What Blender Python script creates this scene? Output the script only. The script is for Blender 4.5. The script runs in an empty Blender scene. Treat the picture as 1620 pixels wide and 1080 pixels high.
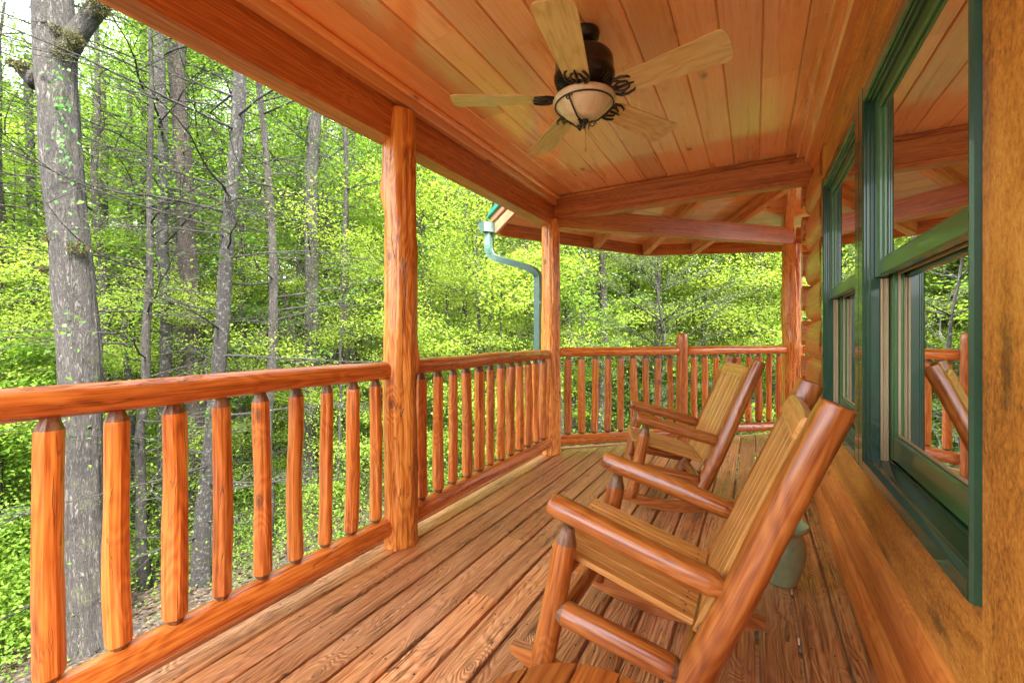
import bpy, math, random
import numpy as np
from mathutils import Vector, Matrix, noise
R = math.radians
rng = random.Random(7)
sc = bpy.context.scene
COL = sc.collection
PI = math.pi
H = 1.15                      # camera height over the deck
YAW = R(29.6)
FW = Vector((-math.sin(YAW), math.cos(YAW), 0)); RT = Vector((math.cos(YAW), math.sin(YAW), 0))
def at(px, z):                # plan position of something z metres in front of the camera
    return FW*z + RT*((px-810)/675*z)

# ------------------------------------------------------------------ tagging
def tag(o, label=None, cat=None, group=None, kind=None):
    if label: o['label'] = label
    if cat: o['category'] = cat
    if group: o['group'] = group
    if kind: o['kind'] = kind
    return o
def empty(name, loc=(0, 0, 0), rz=0):
    o = bpy.data.objects.new(name, None); COL.objects.link(o)
    o.location = loc; o.rotation_euler = (0, 0, rz); o.empty_display_size = .1
    return o

# ------------------------------------------------------------------ mesh builder
def nz(v): return noise.noise(Vector(v))
class MB:
    def __init__(s): s.V = []; s.F = []; s.G = []; s.Rn = []; s.M = []; s.S = []
    def add(s, verts, faces, gcs, rnd=None, mi=0, smooth=False):
        b = len(s.V); rnd = rng.random() if rnd is None else rnd
        s.V += [tuple(v) for v in verts]; s.G += [tuple(g) for g in gcs]; s.Rn += [rnd]*len(verts)
        for k, f in enumerate(faces):
            s.F.append(tuple(b+i for i in f)); s.M.append(mi[k] if isinstance(mi, list) else mi); s.S.append(smooth)
    def board(s, p0, p1, w, h, up=(0, 0, 1), ch=.004, mi=0, sl0=0, sl1=0, rnd=None, nseg=1, warp=0):
        p0 = Vector(p0); p1 = Vector(p1); d = p1-p0; L = d.length; d.normalize(); up = Vector(up)
        sd = d.cross(up); sd.normalize(); u = sd.cross(d); u.normalize()
        ch = min(ch, w*.45, h*.45)
        a, b = w/2, h/2
        prof = [(-a+ch, -b), (a-ch, -b), (a, -b+ch), (a, b-ch), (a-ch, b), (-a+ch, b), (-a, b-ch), (-a, -b+ch)]
        off = Vector((rng.uniform(-20, 20), rng.uniform(-20, 20), rng.uniform(-20, 20)))
        vs = []; gs = []
        for k in range(nseg+1):
            t = k/nseg
            for x, y in prof:
                lz = t*L + ((sl0*x*(1-t)) + (sl1*x*t))
                wx = warp*nz((t*L*1.7, off.x, 3.1)) if warp else 0
                v = p0 + d*lz + sd*(x+wx) + u*y
                vs.append(v); gs.append(Vector((x, y, lz))+off)
        fs = []
        for k in range(nseg):
            for i in range(8):
                j = (i+1) % 8
                fs.append((k*8+i, k*8+j, (k+1)*8+j, (k+1)*8+i))
        fs.append(tuple(range(7, -1, -1))); e = nseg*8; fs.append(tuple(e+i for i in range(8)))
        s.add(vs, fs, gs, rnd, mi)
    def box(s, x0, x1, y0, y1, z0, z1, ch=.003, mi=0, axis='y', rnd=None):
        xm, ym, zm = (x0+x1)/2, (y0+y1)/2, (z0+z1)/2
        if axis == 'y': s.board((xm, y0, zm), (xm, y1, zm), x1-x0, z1-z0, (0, 0, 1), ch, mi, rnd=rnd)
        elif axis == 'x': s.board((x0, ym, zm), (x1, ym, zm), y1-y0, z1-z0, (0, 0, 1), ch, mi, rnd=rnd)
        else: s.board((xm, ym, z0), (xm, ym, z1), y1-y0, x1-x0, (1, 0, 0), ch, mi, rnd=rnd)
    def tube(s, pts, rad, seg=8, mi=0, cap=True, facet=0, wob=0, wk=2.0, wz=2.0, rnd=None, smooth=True, mif=None, relief=None, prof=None, capmi=None):
        pts = [Vector(p) for p in pts]; n = len(pts)
        if not hasattr(rad, '__len__'): rad = [rad]*n
        off = Vector((rng.uniform(-20, 20), rng.uniform(-20, 20), rng.uniform(-20, 20)))
        vs = []; gs = []; L = 0
        t0 = (pts[1]-pts[0]).normalized()
        ref = Vector((0, 0, 1)) if abs(t0.z) < .8 else Vector((1, 0, 0))
        u = t0.cross(ref).normalized()
        for k in range(n):
            t = (pts[min(k+1, n-1)]-pts[max(k-1, 0)]).normalized()
            u = (u - t*u.dot(t)).normalized(); v = t.cross(u)
            if k: L += (pts[k]-pts[k-1]).length
            for i in range(seg):
                a = 2*PI*i/seg; r = rad[k]
                if prof:
                    cx, cy = prof[i][0]*r, prof[i][1]*r
                else:
                    if facet:
                        m = 2*PI/facet; ph = (a + nz((L*2.2, off.x, off.y))*.7) % m
                        q = math.cos(m/2)/math.cos(ph-m/2)
                        r *= 1+(q-1)*.75
                    if wob: r *= 1+wob*nz((math.cos(a)*wk+off.x, math.sin(a)*wk+off.y, L*wz+off.z))
                    if relief: r *= 1+relief(a, L)
                    cx, cy = math.cos(a)*r, math.sin(a)*r
                vs.append(pts[k]+u*cx+v*cy)
                gs.append(Vector((cx, cy, L))+off)
        fs = []; ms = []
        for k in range(n-1):
            for i in range(seg):
                j = (i+1) % seg
                fs.append((k*seg+i, k*seg+j, (k+1)*seg+j, (k+1)*seg+i)); ms.append(mif(k) if mif else mi)
        if cap:
            fs.append(tuple(range(seg-1, -1, -1))); ms.append(capmi if capmi is not None else mi)
            e = (n-1)*seg; fs.append(tuple(e+i for i in range(seg))); ms.append(capmi if capmi is not None else mi)
        s.add(vs, fs, gs, rnd, ms, smooth)
    def log(s, p0, p1, r0, r1=None, seg=20, tip0=None, tip1=None, bend=.004, facet=0, wob=.06, tenon=1, step=.06, relief=None, mi=0, wz=2.0):
        """a peeled log; tip = (length, end radius) of the tapered end"""
        r1 = r0 if r1 is None else r1
        p0 = Vector(p0); p1 = Vector(p1); d = p1-p0; L = d.length; d.normalize()
        ts = []; 
        if tip0: ts += [(0, tip0[1], 1), (tip0[0]*.55, r0*.35+tip0[1]*.65, 1), (tip0[0], r0*.97, 0)]
        else: ts += [(0, r0*.9, 0), (.006, r0, 0)]
        a = ts[-1][0]+.012; b = L-(tip1[0] if tip1 else .006)-.012
        m = max(2, int((b-a)/step))
        for k in range(m+1):
            t = a+(b-a)*k/m; ts.append((t, r0+(r1-r0)*t/L, 0))
        if tip1: ts += [(L-tip1[0], r1*.97, 0), (L-tip1[0]*.45, r1*.35+tip1[1]*.65, 1), (L, tip1[1], 1)]
        else: ts += [(L-.006, r1, 0), (L, r1*.9, 0)]
        ox, oy = rng.uniform(-50, 50), rng.uniform(-50, 50)
        ref = Vector((0, 0, 1)) if abs(d.z) < .8 else Vector((1, 0, 0))
        u = d.cross(ref).normalized(); v = d.cross(u)
        pts = []
        for t, r, f in ts:
            e = math.sin(PI*min(1, max(0, t/L)))
            pts.append(p0+d*t+u*(bend*nz((t*1.6, ox, 0))*2*e)+v*(bend*nz((t*1.6, oy, 5))*2*e))
        n0 = 2 if tip0 else 0; n1 = len(ts)-3 if tip1 else 10**6
        s.tube(pts, [q[1] for q in ts], seg, facet=facet, wob=wob, wz=wz, mif=(lambda k: tenon if (k < n0 or k >= n1) else mi), relief=relief, smooth=not facet, capmi=1)
    def disc(s, c, n, r=.0035, mi=1):
        n = Vector(n).normalized(); u = n.orthogonal().normalized(); v = n.cross(u); c = Vector(c)
        s.add([c+u*r*math.cos(PI/4*q)+v*r*math.sin(PI/4*q) for q in range(8)], [tuple(range(8))], [(0, 0, 0)]*8, 0, mi)
    def lathe(s, c, prof, seg=32, mi=0, rnd=None):
        vs = []; gs = []; fs = []
        for r, z in prof:
            for i in range(seg):
                a = 2*PI*i/seg; v = (r*math.cos(a), r*math.sin(a), z)
                vs.append((c[0]+v[0], c[1]+v[1], c[2]+v[2])); gs.append(v)
        for k in range(len(prof)-1):
            for i in range(seg):
                j = (i+1) % seg; fs.append((k*seg+i, k*seg+j, (k+1)*seg+j, (k+1)*seg+i))
        s.add(vs, fs, gs, rnd, mi, True)
    def prism(s, poly, thick, mi=0, gfun=None, rnd=None):
        """polygon (3D points) pushed by vector thick"""
        poly = [Vector(p) for p in poly]; t = Vector(thick); n = len(poly)
        off = Vector((rng.uniform(-20, 20), rng.uniform(-20, 20), rng.uniform(-20, 20)))
        vs = poly+[p+t for p in poly]
        fs = [tuple(range(n-1, -1, -1)), tuple(range(n, 2*n))]+[(i, (i+1) % n, n+(i+1) % n, n+i) for i in range(n)]
        gs = [Vector(gfun(v))+off for v in vs] if gfun else [v+off for v in vs]
        s.add(vs, fs, gs, rnd, mi)
    def build(s, name, mats, parent=None, loc=None):
        me = bpy.data.meshes.new(name); me.from_pydata(s.V, [], s.F)
        a = me.attributes.new('gc', 'FLOAT_VECTOR', 'POINT'); a.data.foreach_set('vector', np.array(s.G, dtype=np.float32).ravel())
        a = me.attributes.new('rnd', 'FLOAT', 'POINT'); a.data.foreach_set('value', np.array(s.Rn, dtype=np.float32))
        for m in (mats if isinstance(mats, (list, tuple)) else [mats]): me.materials.append(m)
        me.polygons.foreach_set('material_index', s.M); me.polygons.foreach_set('use_smooth', s.S)
        me.validate(); me.update()
        o = bpy.data.objects.new(name, me); COL.objects.link(o)
        if parent: o.parent = parent
        if loc: o.location = loc
        return o

# ------------------------------------------------------------------ materials
def newmat(name):
    m = bpy.data.materials.new(name); m.use_nodes = True; nt = m.node_tree
    return m, nt, nt.nodes['Principled BSDF']
def N(nt, t, **k):
    n = nt.nodes.new(t)
    for a, b in k.items(): setattr(n, a, b)
    return n
def ramp(nt, fac, stops):
    r = N(nt, 'ShaderNodeValToRGB'); cr = r.color_ramp
    while len(cr.elements) < len(stops): cr.elements.new(.5)
    for e, (p, c) in zip(cr.elements, stops): e.position = p; e.color = (*c, 1) if len(c) == 3 else c
    nt.links.new(fac, r.inputs[0]); return r.outputs[0]
def mixc(nt, fac, a, b, mode='MIX'):
    m = N(nt, 'ShaderNodeMix', data_type='RGBA', blend_type=mode)
    if isinstance(fac, (int, float)): m.inputs[0].default_value = fac
    else: nt.links.new(fac, m.inputs[0])
    for i, c in ((6, a), (7, b)):
        if isinstance(c, tuple): m.inputs[i].default_value = (*c, 1)
        else: nt.links.new(c, m.inputs[i])
    return m.outputs[2]
def math_(nt, op, a, b=0., clamp=False):
    m = N(nt, 'ShaderNodeMath', operation=op); m.use_clamp = clamp
    for i, c in ((0, a), (1, b)):
        if isinstance(c, (int, float)): m.inputs[i].default_value = c
        else: nt.links.new(c, m.inputs[i])
    return m.outputs[0]
def noise_(nt, vec, scale, detail=4, rough=.55, dist=0):
    n = N(nt, 'ShaderNodeTexNoise'); n.inputs['Scale'].default_value = scale; n.inputs['Detail'].default_value = detail
    n.inputs['Roughness'].default_value = rough; n.inputs['Distortion'].default_value = dist
    nt.links.new(vec, n.inputs['Vector']); return n.outputs['Fac']
def mapv(nt, vec, scale):
    m = N(nt, 'ShaderNodeMapping'); m.inputs['Scale'].default_value = scale; nt.links.new(vec, m.inputs[0]); return m.outputs[0]
def bump_(nt, b, h, strength, dist):
    n = N(nt, 'ShaderNodeBump'); n.inputs['Strength'].default_value = strength; n.inputs['Distance'].default_value = dist
    nt.links.new(h, n.inputs['Height']); nt.links.new(n.outputs[0], b.inputs['Normal'])
def wood(name, light, mid, dark, rough=.42, coat=.25, grain=1.0, knot=.5, bump=.3, vary=.35, weather=None, wfac=.5, coarse=0., cath=.5, crack=0., coat_ior=1.5, bw=.6, con=.9):
    m, nt, b = newmat(name)
    gc = N(nt, 'ShaderNodeAttribute', attribute_name='gc').outputs['Vector']
    rnd = N(nt, 'ShaderNodeAttribute', attribute_name='rnd').outputs['Fac']
    tc = N(nt, 'ShaderNodeTexCoord').outputs['Object']
    # knots first: they bend the grain round them
    v = N(nt, 'ShaderNodeTexVoronoi'); v.inputs['Scale'].default_value = 1.0; v.inputs['Randomness'].default_value = 1
    nt.links.new(mapv(nt, gc, (6.5, 6.5, 3.6)), v.inputs['Vector'])
    sepc = N(nt, 'ShaderNodeSeparateColor'); nt.links.new(v.outputs['Color'], sepc.inputs[0])
    on = ramp(nt, sepc.outputs[0], [(.50, (0, 0, 0)), (.52, (1, 1, 1))])
    near = math_(nt, 'MULTIPLY', ramp(nt, v.outputs['Distance'], [(.0, (1, 1, 1)), (.12, (.55, .55, .55)), (.42, (0, 0, 0))]), on)
    warp = noise_(nt, mapv(nt, gc, (5, 5, .9)), 1.0, 3, .5)
    warp = math_(nt, 'ADD', warp, math_(nt, 'MULTIPLY', near, .22 if knot else 0))
    rings = math_(nt, 'SINE', math_(nt, 'MULTIPLY', warp, 130*grain))
    rings = math_(nt, 'MULTIPLY_ADD', rings, .5); rings.node.inputs[2].default_value = 0
    fine = noise_(nt, mapv(nt, gc, (150*grain, 150*grain, 2.6)), 1.0, 5, .7)
    mid_ = noise_(nt, mapv(nt, gc, (48*grain, 48*grain, 1.2)), 1.0, 3, .6)
    broad = noise_(nt, mapv(nt, gc, (9, 9, .8)), 1.0, 4, .6, .4)
    f = math_(nt, 'ADD', math_(nt, 'MULTIPLY', broad, bw), math_(nt, 'MULTIPLY', fine, 1.0))
    f = math_(nt, 'ADD', f, math_(nt, 'MULTIPLY', mid_, .75))
    f = math_(nt, 'ADD', f, math_(nt, 'MULTIPLY', rings, .26*cath))
    f = math_(nt, 'SUBTRACT', f, (bw+1.75)*.5)
    f = math_(nt, 'MULTIPLY_ADD', f, con); f.node.inputs[2].default_value = .59
    col = ramp(nt, f, [(.34, dark), (.54, mid), (.74, light)])
    if knot:
        k = math_(nt, 'ADD', v.outputs['Distance'], math_(nt, 'MULTIPLY', math_(nt, 'SUBTRACT', fine, .5), .10))
        kf = ramp(nt, k, [(.045, (1, 1, 1)), (.060, (.6, .6, .6)), (.082, (.9, .9, .9)), (.105, (.25, .25, .25)), (.19, (0, 0, 0))])
        kf = math_(nt, 'MULTIPLY', kf, on)
        col = mixc(nt, math_(nt, 'MULTIPLY', kf, knot), col, tuple(c*.22 for c in dark))
    if crack:
        cn = noise_(nt, mapv(nt, gc, (16, 16, 1.3)), 1.0, 4, .55, .6)
        cr_ = math_(nt, 'ABSOLUTE', math_(nt, 'SUBTRACT', cn, .5)); gate = noise_(nt, mapv(nt, gc, (6, 6, 2.)), 1.0, 2)
        cf = ramp(nt, cr_, [(.0, (1, 1, 1)), (.012, (0, 0, 0))]); cf = math_(nt, 'MULTIPLY', cf, ramp(nt, gate, [(.46, (0, 0, 0)), (.58, (1, 1, 1))]))
        col = mixc(nt, math_(nt, 'MULTIPLY', cf, crack), col, tuple(c*.25 for c in dark))
    # board to board tone
    tone = math_(nt, 'ADD', math_(nt, 'MULTIPLY', rnd, vary), 1-vary*.5)
    hs = N(nt, 'ShaderNodeHueSaturation'); nt.links.new(col, hs.inputs['Color']); nt.links.new(tone, hs.inputs['Value']); col = hs.outputs[0]
    ro = math_(nt, 'MULTIPLY_ADD', broad, .35); ro.node.inputs[2].default_value = rough-.17
    if weather:
        w = noise_(nt, mapv(nt, tc, (1.3, .8, 1.3)), 1.6, 6, .7, .5)
        w2 = math_(nt, 'ADD', math_(nt, 'MULTIPLY', w, .75), math_(nt, 'MULTIPLY', fine, .3))
        wf = ramp(nt, w2, [(.46, (0, 0, 0)), (.66, (1, 1, 1))])
        col = mixc(nt, math_(nt, 'MULTIPLY', wf, wfac), col, weather)
        ro = math_(nt, 'ADD', ro, math_(nt, 'MULTIPLY', wf, .22))
        b.inputs['Coat Weight'].default_value = coat
    nt.links.new(col, b.inputs['Base Color']); nt.links.new(ro, b.inputs['Roughness'])
    b.inputs['Coat Weight'].default_value = coat; b.inputs['Coat Roughness'].default_value = .14; b.inputs['Coat IOR'].default_value = coat_ior
    h = math_(nt, 'ADD', math_(nt, 'ADD', math_(nt, 'MULTIPLY', fine, .6), math_(nt, 'MULTIPLY', mid_, 1.3)), math_(nt, 'MULTIPLY', rings, .35*cath+coarse))
    if crack: h = math_(nt, 'SUBTRACT', h, math_(nt, 'MULTIPLY', cf, 2.))
    bump_(nt, b, h, bump, .003)
    nt.links.new(b.inputs['Normal'].links[0].from_socket, b.inputs['Coat Normal'])
    return m
def plain(name, c, rough=.5, metal=0., coat=0., var=.12, vs=8., bump=.0, bs=60.):
    m, nt, b = newmat(name)
    tc = N(nt, 'ShaderNodeTexCoord').outputs['Object']
    f = noise_(nt, tc, vs, 6, .65)
    col = ramp(nt, f, [(.3, tuple(x*(1-var) for x in c)), (.7, tuple(min(1, x*(1+var)) for x in c))])
    nt.links.new(col, b.inputs['Base Color']); b.inputs['Roughness'].default_value = rough
    b.inputs['Metallic'].default_value = metal; b.inputs['Coat Weight'].default_value = coat
    if bump: bump_(nt, b, noise_(nt, tc, bs, 5, .6), bump, .004)
    return m
M = {}
M['ceil'] = wood('ceiling_pine', (.98, .58, .24), (.95, .43, .135), (.72, .24, .055), rough=.30, coat=1., coat_ior=2.0, con=.55, knot=.9, bump=.12, vary=.35, cath=.35)
M['beam'] = wood('beam_cedar', (.68, .26, .06), (.46, .135, .027), (.21, .048, .010), rough=.42, coat=.25, con=.65, knot=.6, bump=.25, vary=.2, cath=.5)
M['logw'] = wood('log_cedar', (.90, .40, .070), (.68, .215, .028), (.26, .055, .008), rough=.36, coat=.4, knot=.8, bump=.6, vary=.3, cath=.7, crack=.9)
M['rail'] = wood('rail_log', (.80, .29, .052), (.56, .150, .022), (.21, .040, .007), rough=.30, coat=.5, knot=.7, bump=.5, vary=.4, cath=.6, crack=.6, con=.75)
M['tenon'] = wood('tenon_dark', (.26, .14, .07), (.17, .08, .036), (.08, .036, .017), rough=.5, coat=.3, knot=0, bump=.5, vary=.2)
M['chair'] = wood('chair_log', (.52, .19, .038), (.34, .092, .014), (.13, .027, .004), rough=.30, coat=.5, con=.7, knot=.6, bump=.25, vary=.25, cath=.6)
M['slat'] = wood('chair_slat', (.78, .42, .13), (.60, .26, .055), (.30, .10, .017), rough=.36, coat=.35, con=.65, knot=.3, bump=.25, vary=.3, cath=.6)
M['deck'] = wood('deck_board', (.84, .42, .17), (.60, .235, .080), (.17, .045, .016), rough=.32, coat=.55, knot=.5, bump=1.0, vary=.6, weather=(.58, .37, .19), wfac=.45, coarse=.6, cath=.40, crack=.9, grain=1.5, con=1.0)
M['deckedge'] = wood('deck_edge', (.74, .45, .24), (.60, .32, .16), (.40, .18, .08), rough=.5, coat=.1, knot=.3, bump=.5, vary=.2)
M['wall'] = wood('wall_log', (.86, .33, .066), (.66, .185, .030), (.32, .070, .011), rough=.40, coat=.25, con=.6, knot=.8, bump=.4, vary=.15, cath=.5)
M['fascia'] = wood('fascia_wood', (.74, .42, .24), (.66, .30, .14), (.44, .17, .07), rough=.5, coat=.1, knot=.2, bump=.3, vary=.3)
def casing_mat():
    m, nt, b = newmat('rough_casing')
    gc = N(nt, 'ShaderNodeAttribute', attribute_name='gc').outputs['Vector']
    br = noise_(nt, mapv(nt, gc, (9, 9, 1.6)), 1., 4, .6, .3)
    st = noise_(nt, mapv(nt, gc, (120, 120, 75)), 1., 4, .7)
    f = math_(nt, 'ADD', math_(nt, 'MULTIPLY', br, .65), math_(nt, 'MULTIPLY', st, .55))
    col = ramp(nt, f, [(.42, (.22, .075, .012)), (.58, (.58, .235, .034)), (.76, (.80, .42, .085))])
    v = N(nt, 'ShaderNodeTexVoronoi'); v.inputs['Scale'].default_value = 1.0
    nt.links.new(mapv(nt, gc, (9, 9, 2.4)), v.inputs['Vector'])
    k = ramp(nt, math_(nt, 'ADD', v.outputs['Distance'], math_(nt, 'MULTIPLY', st, .15)), [(.12, (1, 1, 1)), (.3, (0, 0, 0))])
    col = mixc(nt, math_(nt, 'MULTIPLY', k, .75), col, (.09, .045, .015))
    nt.links.new(col, b.inputs['Base Color']); b.inputs['Roughness'].default_value = .5; b.inputs['Coat Weight'].default_value = .12
    bump_(nt, b, math_(nt, 'ADD', st, math_(nt, 'MULTIPLY', k, -.8)), .7, .004)
    return m
M['casing'] = casing_mat()
M['green'] = plain('window_green', (.010, .062, .032), .26, var=.12, vs=5, coat=.5)
M['greenlt'] = plain('sash_green', (.045, .15, .05), .3, var=.12, vs=5, coat=.4)
M['cream'] = plain('jamb_liner_vinyl', (.48, .38, .22), .4, var=.08)
M['gutter'] = plain('gutter_metal', (.10, .19, .15), .38, metal=.2, var=.18, vs=14, coat=.2, bump=.1, bs=30)
M['roofm'] = plain('metal_roof', (.03, .28, .20), .35, metal=.2, var=.15)
M['roofd'] = plain('roof_edge_dark', (.03, .03, .03), .6)
M['black'] = plain('fan_bronze', (.010, .011, .009), .3, metal=.0, coat=.25, var=.3)
M['blade'] = wood('fan_blade', (.82, .66, .30), (.72, .53, .21), (.50, .33, .11), rough=.38, coat=.3, knot=0, bump=.08, vary=.12, grain=.8, cath=1.2, bw=.15, con=.5)
M['potglaze'] = plain('celadon_glaze', (.27, .34, .18), .22, coat=.7, var=.28, vs=9)
M['soil'] = plain('soil', (.03, .02, .012), .95, bump=.8)
M['inwall'] = plain('room_wall', (.10, .075, .05), .8)
M['blind'] = plain('blind_slat', (.42, .34, .24), .5)
M['hook'] = plain('brass_hook', (.5, .33, .10), .3, metal=.9)
def glass_mat():
    m, nt, b = newmat('window_glass'); nt.nodes.remove(b); out = nt.nodes['Material Output']
    g = N(nt, 'ShaderNodeBsdfGlossy'); g.inputs['Roughness'].default_value = .012; g.inputs['Color'].default_value = (.95, .97, .95, 1)
    t = N(nt, 'ShaderNodeBsdfTransparent'); t.inputs['Color'].default_value = (.72, .76, .72, 1)
    fr = N(nt, 'ShaderNodeFresnel'); fr.inputs['IOR'].default_value = 2.5
    mx = N(nt, 'ShaderNodeMixShader'); nt.links.new(fr.outputs[0], mx.inputs[0]); nt.links.new(t.outputs[0], mx.inputs[1]); nt.links.new(g.outputs[0], mx.inputs[2])
    tc = N(nt, 'ShaderNodeTexCoord').outputs['Object']
    bp = N(nt, 'ShaderNodeBump'); bp.inputs['Strength'].default_value = .03; bp.inputs['Distance'].default_value = .01
    nt.links.new(noise_(nt, tc, 2.5, 1), bp.inputs['Height']); nt.links.new(bp.outputs[0], g.inputs['Normal'])
    nt.links.new(mx.outputs[0], out.inputs[0]); return m
M['glass'] = glass_mat()
def bowl_mat():
    m, nt, b = newmat('alabaster_glass')
    tc = N(nt, 'ShaderNodeTexCoord').outputs['Object']
    f = noise_(nt, tc, 7, 5, .6, 2.0)
    nt.links.new(ramp(nt, f, [(.35, (.66, .56, .32)), (.6, (.90, .84, .60))]), b.inputs['Base Color'])
    b.inputs['Roughness'].default_value = .3; b.inputs['Subsurface Weight'].default_value = .2; b.inputs['Coat Weight'].default_value = .3
    b.inputs['Subsurface Radius'].default_value = (.02, .015, .01)
    return m
M['bowl'] = bowl_mat()
def bark_mat(name, lo, mid, hi, lichen=.0, moss=.0, sc_=1.0):
    m, nt, b = newmat(name)
    gc = N(nt, 'ShaderNodeAttribute', attribute_name='gc').outputs['Vector']
    fis = noise_(nt, mapv(nt, gc, (26*sc_, 26*sc_, 5*sc_)), 1., 5, .65, .8)
    rid = math_(nt, 'ABSOLUTE', math_(nt, 'SUBTRACT', fis, .5)); rid = math_(nt, 'MULTIPLY', rid, 5., clamp=True)
    br = noise_(nt, mapv(nt, gc, (4, 4, 1.4)), 1., 4, .6)
    col = ramp(nt, math_(nt, 'ADD', math_(nt, 'MULTIPLY', rid, .55), math_(nt, 'MULTIPLY', br, .5)), [(.2, lo), (.45, mid), (.75, hi)])
    if lichen:
        l = noise_(nt, gc, 14, 5, .7); lf = ramp(nt, l, [(.54, (0, 0, 0)), (.62, (1, 1, 1))])
        col = mixc(nt, math_(nt, 'MULTIPLY', lf, lichen), col, (.16, .17, .145))
    if moss:
        l = noise_(nt, gc, 2.2, 5, .7); lf = ramp(nt, l, [(.56, (0, 0, 0)), (.66, (1, 1, 1))])
        col = mixc(nt, math_(nt, 'MULTIPLY', lf, moss), col, (.07, .075, .02))
    nt.links.new(col, b.inputs['Base Color']); b.inputs['Roughness'].default_value = .9
    bump_(nt, b, math_(nt, 'ADD', rid, math_(nt, 'MULTIPLY', br, .5)), 1.0, .03)
    return m
M['bark_oak'] = bark_mat('bark_oak', (.012, .010, .008), (.036, .030, .026), (.115, .10, .088), .10, .4)
M['bark_hem'] = bark_mat('bark_hemlock', (.009, .007, .006), (.024, .020, .017), (.052, .045, .039), .5, .0, 1.4)
M['bark_pine'] = bark_mat('bark_pine', (.012, .008, .006), (.040, .027, .021), (.08, .06, .049), .05, .0, .9)
M['bark_limb'] = bark_mat('bark_limb', (.012, .010, .008), (.03, .025, .021), (.06, .052, .045), .15, 0., 1.5)
M['bark_bg'] = bark_mat('bark_forest', (.014, .011, .009), (.036, .029, .024), (.07, .06, .05), .25, .1)
M['bark_pale'] = bark_mat('bark_pale', (.10, .085, .075), (.20, .18, .165), (.32, .30, .275), .1, .0)
M['moss'] = plain('moss', (.055, .065, .018), .95, var=.5, vs=20, bump=.8, bs=90)
def leaf_mat(name, c0, c1, c2, trans=.6, clump=1.1):
    m, nt, b = newmat(name); out = nt.nodes['Material Output']
    rnd = N(nt, 'ShaderNodeAttribute', attribute_name='rnd').outputs['Fac']
    oi = N(nt, 'ShaderNodeObjectInfo').outputs['Random']
    geo = N(nt, 'ShaderNodeTexCoord').outputs['Object']
    cl = noise_(nt, geo, clump, 3, .6)
    f = math_(nt, 'ADD', math_(nt, 'MULTIPLY', rnd, .45), math_(nt, 'MULTIPLY', cl, .55))
    f = math_(nt, 'ADD', f, math_(nt, 'MULTIPLY', math_(nt, 'SUBTRACT', oi, .5), .22))
    col = ramp(nt, f, [(.25, c0), (.5, c1), (.78, c2)])
    nt.links.new(col, b.inputs['Base Color']); b.inputs['Roughness'].default_value = .6; b.inputs['Specular IOR Level'].default_value = .15
    t = N(nt, 'ShaderNodeBsdfTranslucent'); nt.links.new(mixc(nt, 1.0, col, (1.25, 1.15, .7), 'MULTIPLY'), t.inputs[0])
    mx = N(nt, 'ShaderNodeMixShader'); mx.inputs[0].default_value = trans
    nt.links.new(b.outputs[0], mx.inputs[1]); nt.links.new(t.outputs[0], mx.inputs[2]); nt.links.new(mx.outputs[0], out.inputs[0])
    return m
M['leaf'] = leaf_mat('spring_leaf', (.066, .142, .016), (.122, .228, .026), (.185, .295, .045))
M['leafy'] = leaf_mat('yellow_spring_leaf', (.12, .205, .025), (.195, .295, .042), (.27, .36, .075))
M['leafhaze'] = leaf_mat('hazed_far_leaf', (.13, .20, .035), (.24, .33, .07), (.34, .43, .12))  # distance haze put into the leaf colour: lighter, less saturated green
M['leafd'] = leaf_mat('deep_leaf', (.038, .088, .012), (.074, .152, .020), (.125, .215, .035))
M['needle'] = leaf_mat('hemlock_needle', (.05, .075, .03), (.09, .13, .05), (.15, .20, .08), .3)
M['vine'] = leaf_mat('vine_leaf', (.025, .08, .018), (.05, .14, .03), (.09, .21, .045), .3, 3)
M['mossl'] = leaf_mat('moss_tuft', (.02, .02, .008), (.05, .05, .015), (.10, .09, .03), .1, 6)
def ground_mat():
    m, nt, b = newmat('leaf_litter')
    tc = N(nt, 'ShaderNodeTexCoord').outputs['Object']
    v = N(nt, 'ShaderNodeTexVoronoi'); v.inputs['Scale'].default_value = 16; nt.links.new(tc, v.inputs['Vector'])
    c = ramp(nt, v.outputs['Color'], [(.1, (.010, .007, .004)), (.5, (.036, .024, .015)), (.9, (.08, .054, .035))])
    n2 = noise_(nt, tc, .7, 5, .6)
    gr = ramp(nt, n2, [(.50, (0, 0, 0)), (.66, (1, 1, 1))])
    c = mixc(nt, math_(nt, 'MULTIPLY', gr, .6), c, (.06, .10, .015))
    nt.links.new(c, b.inputs['Base Color']); b.inputs['Roughness'].default_value = .95
    bump_(nt, b, v.outputs['Distance'], 1., .06)
    return m
M['ground'] = ground_mat()

# ------------------------------------------------------------------ geometry constants
XL = -1.72; X0, X1 = -1.80, -1.685
P1 = Vector((XL, 1.765, 0)); P2 = Vector((XL, 3.79, 0)); P3 = Vector((.38, 5.90, 0)); PM = (P2+P3)/2
WX = .37                       # wall plane

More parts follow.
